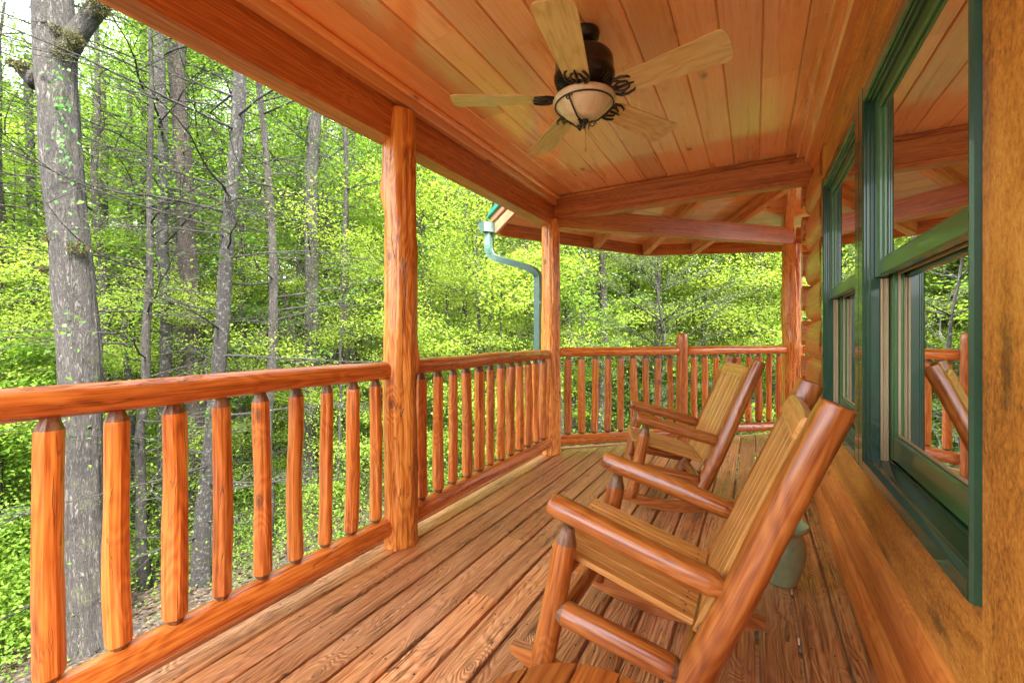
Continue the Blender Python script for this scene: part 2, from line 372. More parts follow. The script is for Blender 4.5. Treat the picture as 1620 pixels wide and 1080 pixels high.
# ------------------------------------------------------------------ deck
d = MB(); pitch = .139
def yend(x): return 3.90+(x-XL)+.02 if x < .42 else 6.02
k = 0; x = -.964-6*pitch-.0
xs = []
while x < 2.6: xs.append(x); x += pitch
for x in xs:
    a, b2 = x+.006, x+pitch-.006
    if b2 < -1.79: continue
    a = max(a, -1.80); xm = (a+b2)/2
    y0 = -1.0 if xm < WX+.06 else 4.17
    y1 = yend(xm)
    # boards are butted at random joints
    cuts = [y0]
    if xm < WX+.06 and rng.random() < .75: cuts.append(rng.uniform(-.2, 3.2))
    cuts.append(y1)
    for i in range(len(cuts)-1):
        last = i == len(cuts)-2
        d.board((xm, cuts[i]+(.002 if i else 0), -.019), (xm, cuts[i+1]-(0 if last else .002), -.019), b2-a, .038, ch=.004, sl1=1.0 if (last and xm < .42) else 0, nseg=8)
for x in xs:
    for y in np.arange(-.55, 5.6, .41):
        for o_ in (.035, .104):
            if x+o_ < -1.78 or (x+o_ > WX and y < 4.2) or y > yend(x+o_)-.1: continue
            cx_, cy_ = x+o_+rng.uniform(-.006, .006), y+rng.uniform(-.008, .008)
            d.add([(cx_+.0042*math.cos(PI/4*q), cy_+.0042*math.sin(PI/4*q), .0008) for q in range(8)], [tuple(range(8))], [(0, 0, 0)]*8, 0, 1)
tag(d.build('porch_deck', [M['deck'], M['roofd']]), 'porch floor of stained reddish brown boards', 'deck', kind='structure')
e = MB()
e.board((-1.83, -1.0, -.10), (-1.83, 3.89, -.10), .035, .21)
e.board((-1.85, 3.90, -.10), (.40, 6.06, -.10), .035, .21)
e.board((.40, 6.055, -.10), (2.6, 6.055, -.10), .035, .21)
for y in np.arange(-.95, 4, .41): e.board((-1.80, y, -.13), (WX, y, -.13), .04, .17)
for px_ in ((-1.72, -.8), (-1.72, 1.8), (-1.72, 3.8), (.38, 5.9), (2.5, 5.9)):
    e.box(px_[0]-.07, px_[0]+.07, px_[1]-.07, px_[1]+.07, -4.5, -.22, axis='z')
tag(e.build('deck_frame', M['deckedge']), 'rim boards joists and legs carrying the porch floor', 'deck frame', kind='structure')

# ------------------------------------------------------------------ porch roof (ceiling, beams)
roof = tag(empty('porch_roof', (-.65, 1.8, 2.2)), 'flat varnished pine plank ceiling of the porch with its long outer beam', 'porch roof')
roof.location = (0, 0, 0)
c = MB(); pw = .167; x = .20-pw*12
while x < .36:
    a, b2 = max(x+.0012, X1-.0), min(x+pw-.0012, .36)
    if b2 > X1+.02:
        cuts = [-.9]; t = rng.uniform(-.6, .8)
        while t < 3.4: cuts.append(t); t += rng.uniform(1.2, 3.0)
        cuts.append(3.76)
        for i in range(len(cuts)-1):
            c.board(((a+b2)/2, cuts[i]+.0006, 2.495), ((a+b2)/2, cuts[i+1]-.0006, 2.495), b2-a, .02, ch=.0055, nseg=3)
    x += pw
c.box(-1.80, .36, -.9, 3.9, 2.508, 2.52)
c.build('ceiling', M['ceil'], roof)
b = MB(); b.board(((X0+X1)/2, -.9, 2.335), ((X0+X1)/2, 3.77, 2.335), X1-X0, .27, ch=.004, nseg=4); b.build('beam', M['beam'], roof)
b = MB(); b.board((X0-.03, 3.84, 2.375), (.365, 3.84, 2.375), .10, .215, ch=.004, nseg=3)
b.board((X1, 3.778, 2.283), (.36, 3.778, 2.283), .022, .032, ch=.006)
b.board((X1, 3.773, 2.469), (.33, 3.773, 2.469), .034, .030, ch=.010)
b.build('cross_beam', M['beam'], roof)
b = MB()
b.board((X1+.022, -.9, 2.440), (X1+.022, 3.76, 2.440), .044, .088, ch=.005)
b.board((X1+.058, -.9, 2.464), (X1+.058, 3.76, 2.464), .026, .040, ch=.010)
b.board((.312, -.9, 2.468), (.312, 3.76, 2.468), .085, .032, ch=.006)
b.board((.338, -.9, 2.430), (.338, 3.76, 2.430), .04, .045, ch=.008)
b.build('ceiling_trim', M['ceil'], roof)
b = MB(); 
b.prism([(-1.99, -1.0, 2.47), (-1.99, 3.5, 2.47), (.6, 3.5, 3.15), (.6, -1.0, 3.15)], (0, 0, .03))
b.build('roof_sheet', M['roofm'], roof)
b = MB(); b.board((-1.96, -1.0, 2.41), (-1.96, 3.5, 2.41), .03, .11); b.build('eave_board', M['fascia'], roof)

# ------------------------------------------------------------------ corner roof over the angled bay
cr = tag(empty('corner_roof', (0, 0, 0)), 'angled roof of open rafters and pale orange planks beyond the cross beam, green metal on top', 'corner roof')
n1 = Vector((-.872, .489, 0)); n2 = Vector((-.350, .937, 0)); d1 = Vector((.489, .872, 0)); d2 = Vector((.937, .350, 0))
c1, c2 = 3.91, 5.826; SL = .31; EZ = 2.335
Lp = Vector((-2.33, 3.84, 0)); Vp = Vector((-1.26, 5.76, 0))
def dep(p): return min(c1-n1.dot(p), c2-n2.dot(p))
def zp(p): return EZ+SL*dep(p)
def up(p, dz=0.): return Vector((p.x, p.y, zp(p)+dz))
hip = ((-n1)+(-n2)).normalized(); hk = 1/hip.dot(-n1)
pl = MB(); bw = .125
for k in range(24):
    for f in (0, 1):
        da, db = k*bw+.002, (k+1)*bw-.002
        ha, hb = Vp+hip*(hk*da), Vp+hip*(hk*db)
        if f == 0:
            A, B = Lp-n1*da, Lp-n1*db
        else:
            A, B = Vp+d2*4.2-n2*da, Vp+d2*4.2-n2*db
        if f == 0 and (ha-A).dot(d1) < .02: continue
        pl.prism([Vector((q.x, q.y, EZ+SL*dd)) for q, dd in ((A, da), (ha, da), (hb, db), (B, db))], (0, 0, .022), gfun=(lambda v: (v.dot(n1), v.z, v.dot(d1))) if f == 0 else (lambda v: (v.dot(n2), v.z, v.dot(d2))))
pl.build('roof_plank', M['ceil'], cr)
def rafter(a, b_, w=.048, h=.135, name='rafter'):
    r = MB(); r.board(up(Vector(a), -h/2-.003), up(Vector(b_), -h/2-.003), w, h, ch=.003, mi=0); 
    return r.build(name, M['rafter'], cr)
M['rafter'] = wood('rafter_wood', (.86, .40, .13), (.68, .25, .06), (.36, .10, .02), rough=.45, coat=.2, knot=.5, bump=.25, vary=.2)
rd = Vector((.707, -.707, 0))
rafter(Vp+hip*.02, Vp+hip*3.0, .08)
for s_ in (.86,):
    A = Vp-d1*s_-n1*.01; rafter(A, A+rd*1.9, .08)
for s_ in (.62,):
    A = Vp+d2*s_-n2*.01; rafter(A, A+rd*2.6, .08)
A = Vector((.36, 6.30, 0)); rafter(A, A+Vector((-.03, -1, 0))*2.1, .08)
for s_ in (2.4, 3.0, 3.6): A = Vp+d2*s_-n2*.01; rafter(A, A-n2*1.7)
f = MB()
f.board(Lp+Vector((0, 0, 2.272))+n1*.018, Vp+Vector((0, 0, 2.272))+n1*.018, .035, .145, ch=.003)
f.board(Vp+Vector((0, 0, 2.272))+n2*.018, Vp+d2*4.2+Vector((0, 0, 2.272))+n2*.018, .035, .145, ch=.003)
f.build('fascia', M['beam'], cr)
f = MB()
q0, q1 = Lp-d1*.02+n1*.05, Lp-d1*.02-n1*1.3
f.board(up(q0, -.045), up(q1, -.045), .035, .11); f.board(up(q0, .055)-d1*.028+n1*.03, up(q1, .055)-d1*.028, .03, .075)
f.build('rake_board', M['fascia'], cr)
f = MB(); f.board(up(q0, .125)-d1*.04+n1*.06, up(q1, .125)-d1*.04, .012, .065); f.build('drip_edge', M['roofm'], cr)
f = MB()
def eave(o): return [Lp-d1*o+n1*o, Vp+(n1+n2).normalized()*o*1.1, Vp+d2*4.3+n2*o, Vp+d2*4.3-n2*3., Vp+hip*3.2, Lp-d1*o-n1*2.6]
E_ = eave(.10)
hz = Vp+hip*3.2
f.prism([Vector((p.x, p.y, EZ+.085-.031+ (0 if i < 2 else SL*hk*0))) if i < 2 else (Vector((p.x, p.y, EZ+.054+SL*3.2/hk)) if i == 2 else Vector((p.x, p.y, EZ+.054+SL*2.6))) for i, p in enumerate([E_[0], E_[1], hz, E_[5]])], (0, 0, .018))
f.prism([Vector((E_[1].x, E_[1].y, EZ+.054)), Vector((E_[2].x, E_[2].y, EZ+.054)), Vector((E_[3].x, E_[3].y, EZ+.054+SL*3.)), Vector((hz.x, hz.y, EZ+.054+SL*3.2/hk))], (0, 0, .018))
f.build('metal_sheet', M['roofm'], cr)
b = MB(); b.board(P2+Vector((.04, .04, 2.285)), P3+Vector((-.02, -.02, 2.285)), .10, .19, ch=.004, nseg=3); b.build('angled_beam', M['beam'], cr)
b = MB(); b.board((.42, 5.9, 2.285), (2.6, 5.9, 2.285), .10, .19); b.build('far_beam', M['beam'], cr)
hk_ = MB(); pm = PM+Vector((.02, -.03, 2.188))
hk_.tube([pm, pm+Vector((0, 0, -.02))]+[pm+Vector((.012*math.sin(a), 0, -.034+.014*math.cos(a))) for a in np.linspace(0, 4.6, 9)], .0028, 6)
tag(hk_.build('ceiling_hook', M['hook']), 'small brass hook screwed under the angled beam', 'hook')

# ------------------------------------------------------------------ gutter and downspout
gt = tag(empty('rain_gutter', (Lp.x, Lp.y, 0)), 'grey green metal gutter and curved downspout beside the corner post', 'gutter')
gt.location = (0, 0, 0)
g = MB()
def gutter_run(A, B, n):
    prof = [(0, .0), (0, -.10), (.075, -.10), (.10, -.06), (.10, -.035), (.125, -.01), (.125, 0), (.119, 0), (.119, -.012), (.094, -.038), (.094, -.062), (.071, -.094), (.006, -.094), (.006, 0)]
    vs = []; m = len(prof)
    for P in (A, B): vs += [P+n*(.037+a)+Vector((0, 0, 2.335+z)) for a, z in prof]
    fs = [(i, (i+1) % m, m+(i+1) % m, m+i) for i in range(m)]
    g.add(vs, fs, vs)
gutter_run(Lp-d1*.16, Vp+d1*.05, n1); gutter_run(Vp, Vp+d2*4.2, n2)
for o_ in (-.16,):
    A = Lp+d1*o_; g.prism([A+n1*(.035+a)+Vector((0, 0, 2.335+z)) for a, z in ((0, .004), (0, -.104), (.077, -.104), (.104, -.06), (.129, -.01), (.129, .004))], -d1*.006)
g.build('trough', M['gutter'], gt)
sp = MB()
S = Lp-d1*.08+n1*.095
W_ = Vector((-1.925, 3.93, 0)); 
def cat(pts, n=8):
    out = []
    P = [pts[0]]+pts+[pts[-1]]
    for i in range(1, len(P)-2):
        for t in range(n):
            t_ = t/n; a, b_, c_, e_ = P[i-1], P[i], P[i+1], P[i+2]
            out.append(.5*((2*b_)+(-a+c_)*t_+(2*a-5*b_+4*c_-e_)*t_**2+(-a+3*b_-3*c_+e_)*t_**3))
    out.append(pts[-1]); return out
path = [S+Vector((0, 0, 2.24)), S+Vector((0, 0, 2.10)), S*.97+W_*.03+Vector((0, 0, 2.02)), S*.86+W_*.14+Vector((0, 0, 1.965)), S*.5+W_*.5+Vector((0, 0, 1.90)), S*.14+W_*.86+Vector((0, 0, 1.83)), S*.02+W_*.98+Vector((0, 0, 1.77)), W_+Vector((0, 0, 1.68)), W_+Vector((0, 0, 1.3)), W_+Vector((0, 0, .2)), W_+Vector((0, 0, -2.6))]
pp = cat(path, 7)
a_ = .040; bb = .030
prof = [(-a_, -bb), (-a_*.5, -bb), (-a_*.4, -bb*.86), (-a_*.1, -bb*.86), (0, -bb), (a_*.5, -bb), (a_, -bb), (a_, 0), (a_, bb), (a_*.4, bb), (a_*.3, bb*.86), (-a_*.1, bb*.86), (-a_*.2, bb), (-a_, bb), (-a_, 0)]
fine_pts = []; rr = []
for i in range(len(pp)-1):
    sub = 3 if 1.64 < pp[i].z < 2.12 else 1
    for s_ in range(sub):
        fine_pts.append(pp[i].lerp(pp[i+1], s_/sub)); curved = (1.95 < pp[i].z < 2.1 or 1.70 < pp[i].z < 1.86)
        rr.append(1.0 + (.06 if (curved and len(rr) % 2) else 0))
fine_pts.append(pp[-1]); rr.append(1)
sp.tube(fine_pts, rr, seg=len(prof), prof=prof, smooth=False)
sp.build('downspout', M['gutter'], gt)
s_ = MB(); s_.box(W_.x-.05, W_.x+.05, W_.y-.04, W_.y+.04, 1.47, 1.495); s_.build('strap', M['gutter'], gt)

# ------------------------------------------------------------------ posts
def relief_fn(seed, amt):
    def f(a, L):
        x, y = math.cos(a), math.sin(a)
        g1 = nz((x*1.6+seed, y*1.6, L*.55)); 
        g2 = 1-abs(nz((x*3.2+seed, y*3.2+9, L*.9)))*2.6
        g3 = nz((x*5+seed, y*5, L*7))
        k1 = math.exp(-(((a-seed*1.3) % (2*PI)-3)**2*5+((L*1.0-1.95))**2*160))
        k2 = math.exp(-(((a-seed*2.3) % (2*PI)-2)**2*6+((L-1.02))**2*120))
        return amt*(g1*.55+max(0, g2-.45)*-.85+g3*.22)+.16*(k1+k2)*amt*6
    return f
def post(p, top, r0, r1, name, label, seed, grp=None, z0=0.0):
    m = MB(); m.log((p.x, p.y, z0), (p.x, p.y, top), r0, r1, seg=56, wob=.05, step=.025, relief=relief_fn(seed, .23), bend=.007)
    return tag(m.build(name, [M['logw'], M['tenon']]), label, 'post', grp)
post(P1+Vector((.02, -.02, 0)), 2.37, .093, .090, 'log_post', 'thick knotty peeled cedar log post between the two left railing sections', 4.1)
post(P2, 2.265, .092, .086, 'log_post', 'cedar log post with the green downspout behind it at the corner', 7.7)
post(P3, 2.20, .105, .098, 'log_post', 'gnarled dark cedar post close to the house wall at the far end', 11.3)
m = MB(); m.log((PM.x, PM.y, 0), (PM.x, PM.y, 1.17), .062, .056, seg=26, wob=.04, tip1=(.03, .046), tenon=0); tag(m.build('newel_post', [M['rail'], M['tenon']]), 'short round newel post in the middle of the far railing', 'post')
m = MB(); m.log((2.5, 5.9, 0), (2.5, 5.9, 2.2), .1, .095, seg=30, relief=relief_fn(3.3, .07)); tag(m.build('log_post', [M['logw'], M['tenon']]), 'log post round the corner of the house', 'post')
# nails / board between railing and post are part of railing
# ------------------------------------------------------------------ railings
def railing(A, B, label, n, off0, off1, zt=.962, first=None, sp=None, rt=.047):
    A = Vector(A); B = Vector(B); dd = (B-A).normalized()
    root = tag(empty('railing', (A.x, A.y, 0)), label, 'railing', 'peeled log railing sections of the porch')
    def loc(v): return Vector(v)-Vector((A.x, A.y, 0))
    m = MB(); m.log(loc(A+Vector((0, 0, zt))+dd*off0), loc(B+Vector((0, 0, zt))-dd*off1), rt, rt, seg=22, wob=.10, bend=.006, tip1=(.03, .036), tip0=(.03, .036), tenon=0); m.build('top_rail', [M['rail'], M['tenon']], root)
    m = MB(); m.log(loc(A+Vector((0, 0, .122))+dd*off0), loc(B+Vector((0, 0, .122))-dd*off1), .055, .052, seg=22, wob=.10, bend=.006, tip1=(.03, .04), tip0=(.03, .04), tenon=0); m.build('bottom_rail', [M['rail'], M['tenon']], root)
    L = (B-A).length
    for k in range(n):
        t = first+sp*k if sp else off0+.10+(L-off0-off1-.2)*k/(n-1)
        q = A+dd*t; r = rng.uniform(.030, .040)
        lx = Vector((rng.uniform(-.006, .006), rng.uniform(-.006, .006), 0))
        m = MB(); m.log(loc(q+Vector((0, 0, .165))+lx), loc(q+Vector((0, 0, zt-.035))-lx), r*1.02, r*.94, seg=24, tip0=(.03, r*.5), tip1=(.042, r*.5), facet=rng.choice([6, 7, 8]), wob=.13, bend=.0065, step=.045, wz=3.0)
        m.build('baluster', [M['rail'], M['tenon']], root)
railing((XL, -.85, 0), P1, 'log railing nearest on the left, its top rail cropped by the photo edge', 16, 0, .075, first=.215, sp=.148)
railing(P1, P2, 'log railing between the big knotty post and the corner post with the downspout', 12, .075, .075, zt=.968)
railing(P2, PM, 'log railing section at the far side, left of the short newel post', 9, .08, .05, zt=.985)
railing(PM, P3, 'log railing section at the far side, right of the short newel post', 9, .05, .09, zt=.985)
railing(P3, (2.5, 5.9, 0), 'log railing section just visible beyond the house corner post', 12, .09, .09, zt=.985)

# ------------------------------------------------------------------ house
house = tag(empty('log_house', (WX, 2, 0)), 'log sided house wall along the right side of the porch', 'house'); house.location = (0, 0, 0)
wm = MB(); CH = .272; G0 = .165-CH
WIN = (1.088, 3.09, .66, 2.05)
CAS = (.90, 3.20, .44, 2.27)
def dlog(y0, y1, z0, z1, off):
    n = 10; ys = np.linspace(y0, y1, max(2, int((y1-y0)/.12)+1)); vs = []; gs = []
    o3 = Vector((off*3.7, off*1.3, off))
    zc, hh = (G0+CH*round((((z0+z1)/2)-G0-CH/2)/CH)+CH/2), CH/2
    if z0 < 0: zc, hh = .075, .0901
    for y in ys:
        for i in range(n+1):
            z = z0+(z1-z0)*i/n; t = min(1, abs(z-zc)/hh)
            bx = .058*math.sqrt(max(0, 1-t**3.0))
            bx *= 1+.08*nz((y*1.1, z*5, off))
            x = WX+.035-bx
            vs.append((x, y, z)); gs.append(Vector((x, z, y))+o3)
    fs = [(k*(n+1)+i, k*(n+1)+i+1, (k+1)*(n+1)+i+1, (k+1)*(n+1)+i) for k in range(len(ys)-1) for i in range(n)]
    b0 = len(vs)
    vs += [(WX+.10, ys[0], z0), (WX+.10, ys[0], z1), (WX+.10, ys[-1], z0), (WX+.10, ys[-1], z1)]; gs += [Vector(v)+o3 for v in vs[b0:]]
    e0 = (len(ys)-1)*(n+1)
    fs.append(tuple([b0]+[i for i in range(n+1)]+[b0+1])); fs.append(tuple([b0+3]+[e0+i for i in range(n, -1, -1)]+[b0+2]))
    fs.append((b0+1, n, e0+n, b0+3)); fs.append((b0, b0+2, e0, 0)); 
    wm.add(vs, fs, gs, (off*.37) % 1, 0, True)
for k in range(0, 11):
    z0 = G0+k*CH+.001; z1 = z0+CH-.002
    if z1 < 0: continue
    segs = [(-3.2, 4.06)]
    if z1 > CAS[2]+.02 and z0 < CAS[3]-.02: segs = [(-3.2, CAS[0]), (CAS[1], 4.06)]
    for a, b2 in segs: dlog(a, b2, max(z0, -.02), z1, 3.1+k*1.7+a)
o = wm.build('log_wall', M['wall'], house)
wb = MB(); wb.box(WX+.06, WX+.14, -3.2, .88, -3.6, 2.9); wb.box(WX+.06, WX+.14, 3.22, 4.15, -3.6, 2.9); wb.box(WX+.065, WX+.13, .88, 3.22, -3.6, .60); wb.box(WX+.065, WX+.13, .88, 3.22, 2.12, 2.9)
wb.box(.45, 6., 4.10, 4.18, -3.6, 2.9, axis='x'); wb.box(.45, 6., -3.2, -3.12, -3.6, 2.9, axis='x'); wb.box(5.92, 6, -3.2, 4.15, -3.6, 2.9)
wb.build('wall_core', M['wall'], house)
for k in range(-1, 9):
    zc = 2.255-.272*k
    if zc < 0: continue
    m = MB()
    prof = []
    x0 = .328
    m.board((x0, 4.09, zc), (.9, 4.09, zc), .15, .19, ch=.035)
    m.build('log_end', M['beam'], house)
wc = MB(); XC = .357
wc.box(XC, WX+.05, CAS[0], WIN[0]+.004, CAS[2], CAS[3], axis='z', ch=.006)
wc.box(XC, WX+.05, WIN[1]-.004, CAS[1], CAS[2], CAS[3], axis='z', ch=.006)
wc.box(XC+.003, WX+.05, WIN[0]+.004, WIN[1]-.004, WIN[3]-.004, CAS[3], axis='y', ch=.006)
wc.box(XC+.003, WX+.05, WIN[0]+.004, WIN[1]-.004, CAS[2], WIN[2]+.012, axis='y', ch=.006)
wc.build('window_casing', M['casing'], house)
# ledge behind bottom casing
XF = .342
def window(y0, y1, j0, j1, nm):
    """y0..y1 opening, j0/j1 outer edges of the green frame"""
    zb, zt = WIN[2], WIN[3]
    fm = MB(); G_ = 0
    fm.box(XF, .50, j0, y0, zb, zt, axis='z', ch=.005); fm.box(XF, .50, y1, j1, zb, zt, axis='z', ch=.005)
    fm.box(XF+.001, .50, y0, y1, zt-.055, zt-.001, ch=.005)
    for st in ((.351, .019), (.360, .031)):                      # stepped stops along jambs and head
        fm.box(st[0], .53, y0-.001, y0+st[1]-.012, zb+.04, zt-.05, axis='z', ch=.003); fm.box(st[0], .53, y1-st[1]+.012, y1+.001, zb+.04, zt-.05, axis='z', ch=.003)
        fm.box(st[0]+.001, .53, y0, y1, zt-.055-st[1]+.012, zt-.054, ch=.003)
    w = fm.build('window', M['green'], house)
    s_ = MB(); 
    s_.prism([(XF, y0, zb+.035), (XF, y0, zb), (.50, y0, zb), (.50, y0, zb+.062), (.412, y0, zb+.056), (.410, y0, zb+.049), (.372, y0, zb+.044), (.370, y0, zb+.049), (.362, y0, zb+.049), (.360, y0, zb+.040)], (0, y1-y0, 0)); s_.build('sill', M['green'], w)
    a, b2 = y0+.022, y1-.022; zm0, zm1 = 1.354, 1.420; zs = zb+.060
    def sash(nm, xa, xb, z0, z1, lo, hi, mt):
        m = MB(); m.box(xa, xb, a, a+.05, z0, z1, axis='z', ch=.005, mi=0); m.box(xa, xb, b2-.05, b2, z0, z1, axis='z', ch=.005)
        m.box(xa+.0015, xb-.001, a+.05, b2-.05, z0, z0+lo, ch=.005); m.box(xa+.0015, xb-.001, a+.05, b2-.05, z1-hi, z1, ch=.005)
        m.box(xa+.012, xb-.006, a+.05, a+.06, z0+lo, z1-hi, axis='z', ch=.002, mi=1); m.box(xa+.012, xb-.006, b2-.06, b2-.05, z0+lo, z1-hi, axis='z', ch=.002, mi=1)
        m.box(xa+.0125, xb-.006, a+.06, b2-.06, z0+lo, z0+lo+.01, ch=.002, mi=1); m.box(xa+.0125, xb-.006, a+.06, b2-.06, z1-hi-.01, z1-hi, ch=.002, mi=1)
        s1 = m.build(nm, [mt, M['cream']] if nm == 'lower_sash' else [mt, mt], w)
        p = MB(); p.box((xa+xb)/2-.002, (xa+xb)/2+.002, a+.055, b2-.055, z0+lo+.005, z1-hi-.005, ch=.0002); p.build('pane', M['glass'], s1)
    sash('upper_sash', .372, .404, zm0, zt-.065, .055, .05, M['greenlt'])
    sash('lower_sash', .412, .446, zs, zm1-.005, .085, .05, M['greenlt'])
    for yy, s in ((b2, -1), (a, 1)):
        l = MB()
        for x_, wd in ((.391, .010), (.398, .006), (.406, .011)):
            y_a, y_b = sorted((yy, yy+s*wd)); l.box(x_-.0035, x_+.0035, y_a, y_b, zs-.01, zm0-.006, axis='z', ch=.002)
        y_a, y_b = sorted((yy, yy+s*.005)); l.box(.388, .411, y_a, y_b, zs-.012, zm0-.005, axis='z')
        l.build('jamb_liner', M['cream'], w)
    return w
window(2.12, 3.01, 2.045, WIN[1], '')
window(1.102, 1.98, WIN[0], 2.043, '')
for (ya, yb, lb) in ((1.14, 1.93, 'open slatted blind behind the near window pane'), (2.17, 2.96, 'open slatted blind behind the far window pane')):
    root = tag(empty('window_blind', (.6, ya, 2.0)), lb, 'blind'); root.location = (0, 0, 0)
    m = MB()
    for z in np.arange(.78, 1.93, .046): m.board((.585, ya, z), (.585, yb, z), .042, .0025, up=(.12, 0, 1), ch=.0005)
    m.build('slat_panel', M['blind'], root)
    m = MB(); m.box(.56, .61, ya, yb, 1.93, 1.97); m.build('head_rail', M['blind'], root)
    m = MB()
    for yy in (ya+.12, yb-.12, (ya+yb)/2): m.tube([(.562, yy, .77), (.562, yy, 1.95)], .0016, 5)
    m.build('cord', M['blind'], root)
rm = MB(); rm.box(.56, 5.9, -3, 4.0, -.05, -.02); rm.box(.56, 5.9, -3, 4.0, 2.5, 2.55); rm.box(4.0, 4.05, -3, 4.0, -.02, 2.5)
rm.build('room_lining', M['inwall'], house)
hr = MB(); hr.prism([(.0, -3.6, 2.98), (.0, 4.6, 2.98), (3.4, 4.6, 4.9), (3.4, -3.6, 4.9)], (0, 0, .05)); hr.prism([(6.8, -3.6, 2.98), (6.8, 4.6, 2.98), (3.4, 4.6, 4.9), (3.4, -3.6, 4.9)], (0, 0, .05))
hr.prism([(.45, 4.15, 2.9), (6.0, 4.15, 2.9), (3.4, 4.15, 4.85)], (0, -.05, 0)); hr.prism([(.45, -3.15, 2.9), (6.0, -3.15, 2.9), (3.4, -3.15, 4.85)], (0, .05, 0))
hr.build('house_roof', M['roofm'], house)

# ------------------------------------------------------------------ rocking chairs
def make_chair():
    root = empty('rocking_chair')
    Y = .2825; W2 = [M['chair'], M['tenon']]
    sl = .42
    def rx(h): return .371-sl*(.97-h)
    def part(nm, *logs, mats=W2):
        m = MB()
        for a in logs: m.log(*a[0], **a[1])
        return m.build(nm, mats, root)
    for s in (-1, 1):
        part('rear_post', (((rx(.05), s*Y, .055), (rx(.97)+.004, s*Y, .985), .043, .041), dict(tip1=(.012, .040), tenon=0, seg=26, bend=.008, wob=.10)))
        part('front_post', (((-.405, s*Y, .075), (-.313, s*Y, .545), .039, .037), dict(tip1=(.05, .020), seg=24, bend=.005)))
        part('arm_rest', (((-.375, s*Y, .607), (.150, s*(Y-.004), .470), .038, .036), dict(tip0=(.02, .033), tip1=(.05, .018), tenon=0, seg=26, bend=.010, wob=.09)))
        part('side_stretcher', (((-.385, s*Y, .275), (.052, s*Y, .205), .038, .036), dict(tip0=(.06, .018), tip1=(.05, .018), seg=24)))
        m = MB(); n = 18; xs_ = np.linspace(-.515, .235, n); vs = []; R0 = .95; xc = -.13
        for i, x in enumerate(xs_):
            zb = (x-xc)**2/(2*R0)+.002; t = min(i, n-1-i); hh = .066*min(1, .45+.28*t)
            for yy in (-.017, .017):
                vs += [(x, s*Y+yy, zb), (x, s*Y+yy, zb+hh)]
        fs = [(0, 1, 3, 2), tuple((n-1)*4+i for i in (0, 2, 3, 1))]
        for i in range(n-1):
            a = i*4; b_ = a+4
            fs += [(a, a+2, b_+2, b_), (a+1, b_+1, b_+3, a+3), (a, b_, b_+1, a+1), (a+2, a+3, b_+3, b_+2)]
        off = rng.uniform(-9, 9)
        m.add(vs, fs, [(v[2]+off, v[1], v[0]) for v in vs]); m.build('rocker', M['chair'], root)
    part('front_stretcher', (((-.345, -Y, .385), (-.345, Y, .385), .030), dict(tip0=(.06, .016), tip1=(.06, .016))))
    part('front_stretcher', (((-.385, -Y, .19), (-.385, Y, .19), .030), dict(tip0=(.06, .016), tip1=(.06, .016))))
    part('rear_stretcher', (((rx(.17), -Y, .17), (rx(.17), Y, .17), .030), dict(tip0=(.06, .016), tip1=(.06, .016))))
    part('rear_stretcher', (((rx(.31)-.01, -Y, .31), (rx(.31)-.01, Y, .31), .028), dict(tip0=(.06, .016), tip1=(.06, .016))))
    ns = 6; w = .0722; pt = .0750
    for i in range(ns):
        y = -pt*(ns-1)/2+pt*i
        m = MB(); m.board((-.395, y, .442), (.045, y, .322), w, .020, ch=.0025, nseg=1)
        for xx in (-.372, .02):
            for dy in (-.016, .016): m.disc((xx, y+dy, .442-(xx+.395)*.2727+.0112), (.263, 0, .965))
        m.build('seat_slat', [M['slat'], M['roofd']], root)
    bx = -.036
    for i in range(ns):
        y = -pt*(ns-1)/2+pt*i; hb = .30 if i in (0, ns-1) else .325
        m = MB(); m.board((rx(hb)+bx, y, hb), (rx(.885)+bx, y, .885), w, .020, up=(1, 0, -.42), ch=.002)
        nf = Vector((-1, 0, .42)).normalized()
        for hb2 in (.855, .866):
            for dy in (-.016, .016): m.disc(Vector((rx(hb2)+bx, y+dy, hb2))+nf*.0106, nf)
        m.build('back_slat', [M['slat'], M['roofd']], root)
    m = MB(); n = 14; vs = []
    dx = Vector((sl, 0, 1)).normalized(); nx = Vector((-dx.z, 0, dx.x))
    base = Vector((rx(.880)+bx, 0, .880))
    for i in range(n+1):
        y = -.235+.47*i/n; top = .062+.012*math.sin(PI*i/n)**.5
        for q, e_ in ((0, 0), (0, top-.012), (.006, top), (.026, top), (.032, top-.012), (.032, 0)):
            vs.append(base+dx*e_+nx*(.016-q)+Vector((0, y, 0)))
    fs = [tuple(range(5, -1, -1)), tuple(n*6+i for i in range(6))]
    for i in range(n):
        for j in range(6): k = (j+1) % 6; fs.append((i*6+j, i*6+k, i*6+6+k, i*6+6+j))
    m.add(vs, fs, [(v.x*1., v.z, v.y+3) for v in vs]); m.build('head_rail', M['slat'], root)
    for hb in (.42, .84):
        m = MB(); m.log((rx(hb)-.006, -Y, hb), (rx(hb)-.006, Y, hb), .019, seg=14); m.build('back_rail', W2, root)
    return root
ch = make_chair(); ch.location = (-.20, 1.5475, 0)
tag(ch, 'nearest log rocking chair, seen from its side in the foreground', 'rocking chair', 'log rocking chairs on the porch')
c2_ = ch.copy(); COL.objects.link(c2_)
for q in list(ch.children):
    w = q.copy(); w.parent = c2_; COL.objects.link(w)
c2_.location = (-.415, 3.26, 0); c2_.rotation_euler = (0, 0, R(18))
tag(c2_, 'farther log rocking chair standing near the far railing and newel post', 'rocking chair', 'log rocking chairs on the porch')

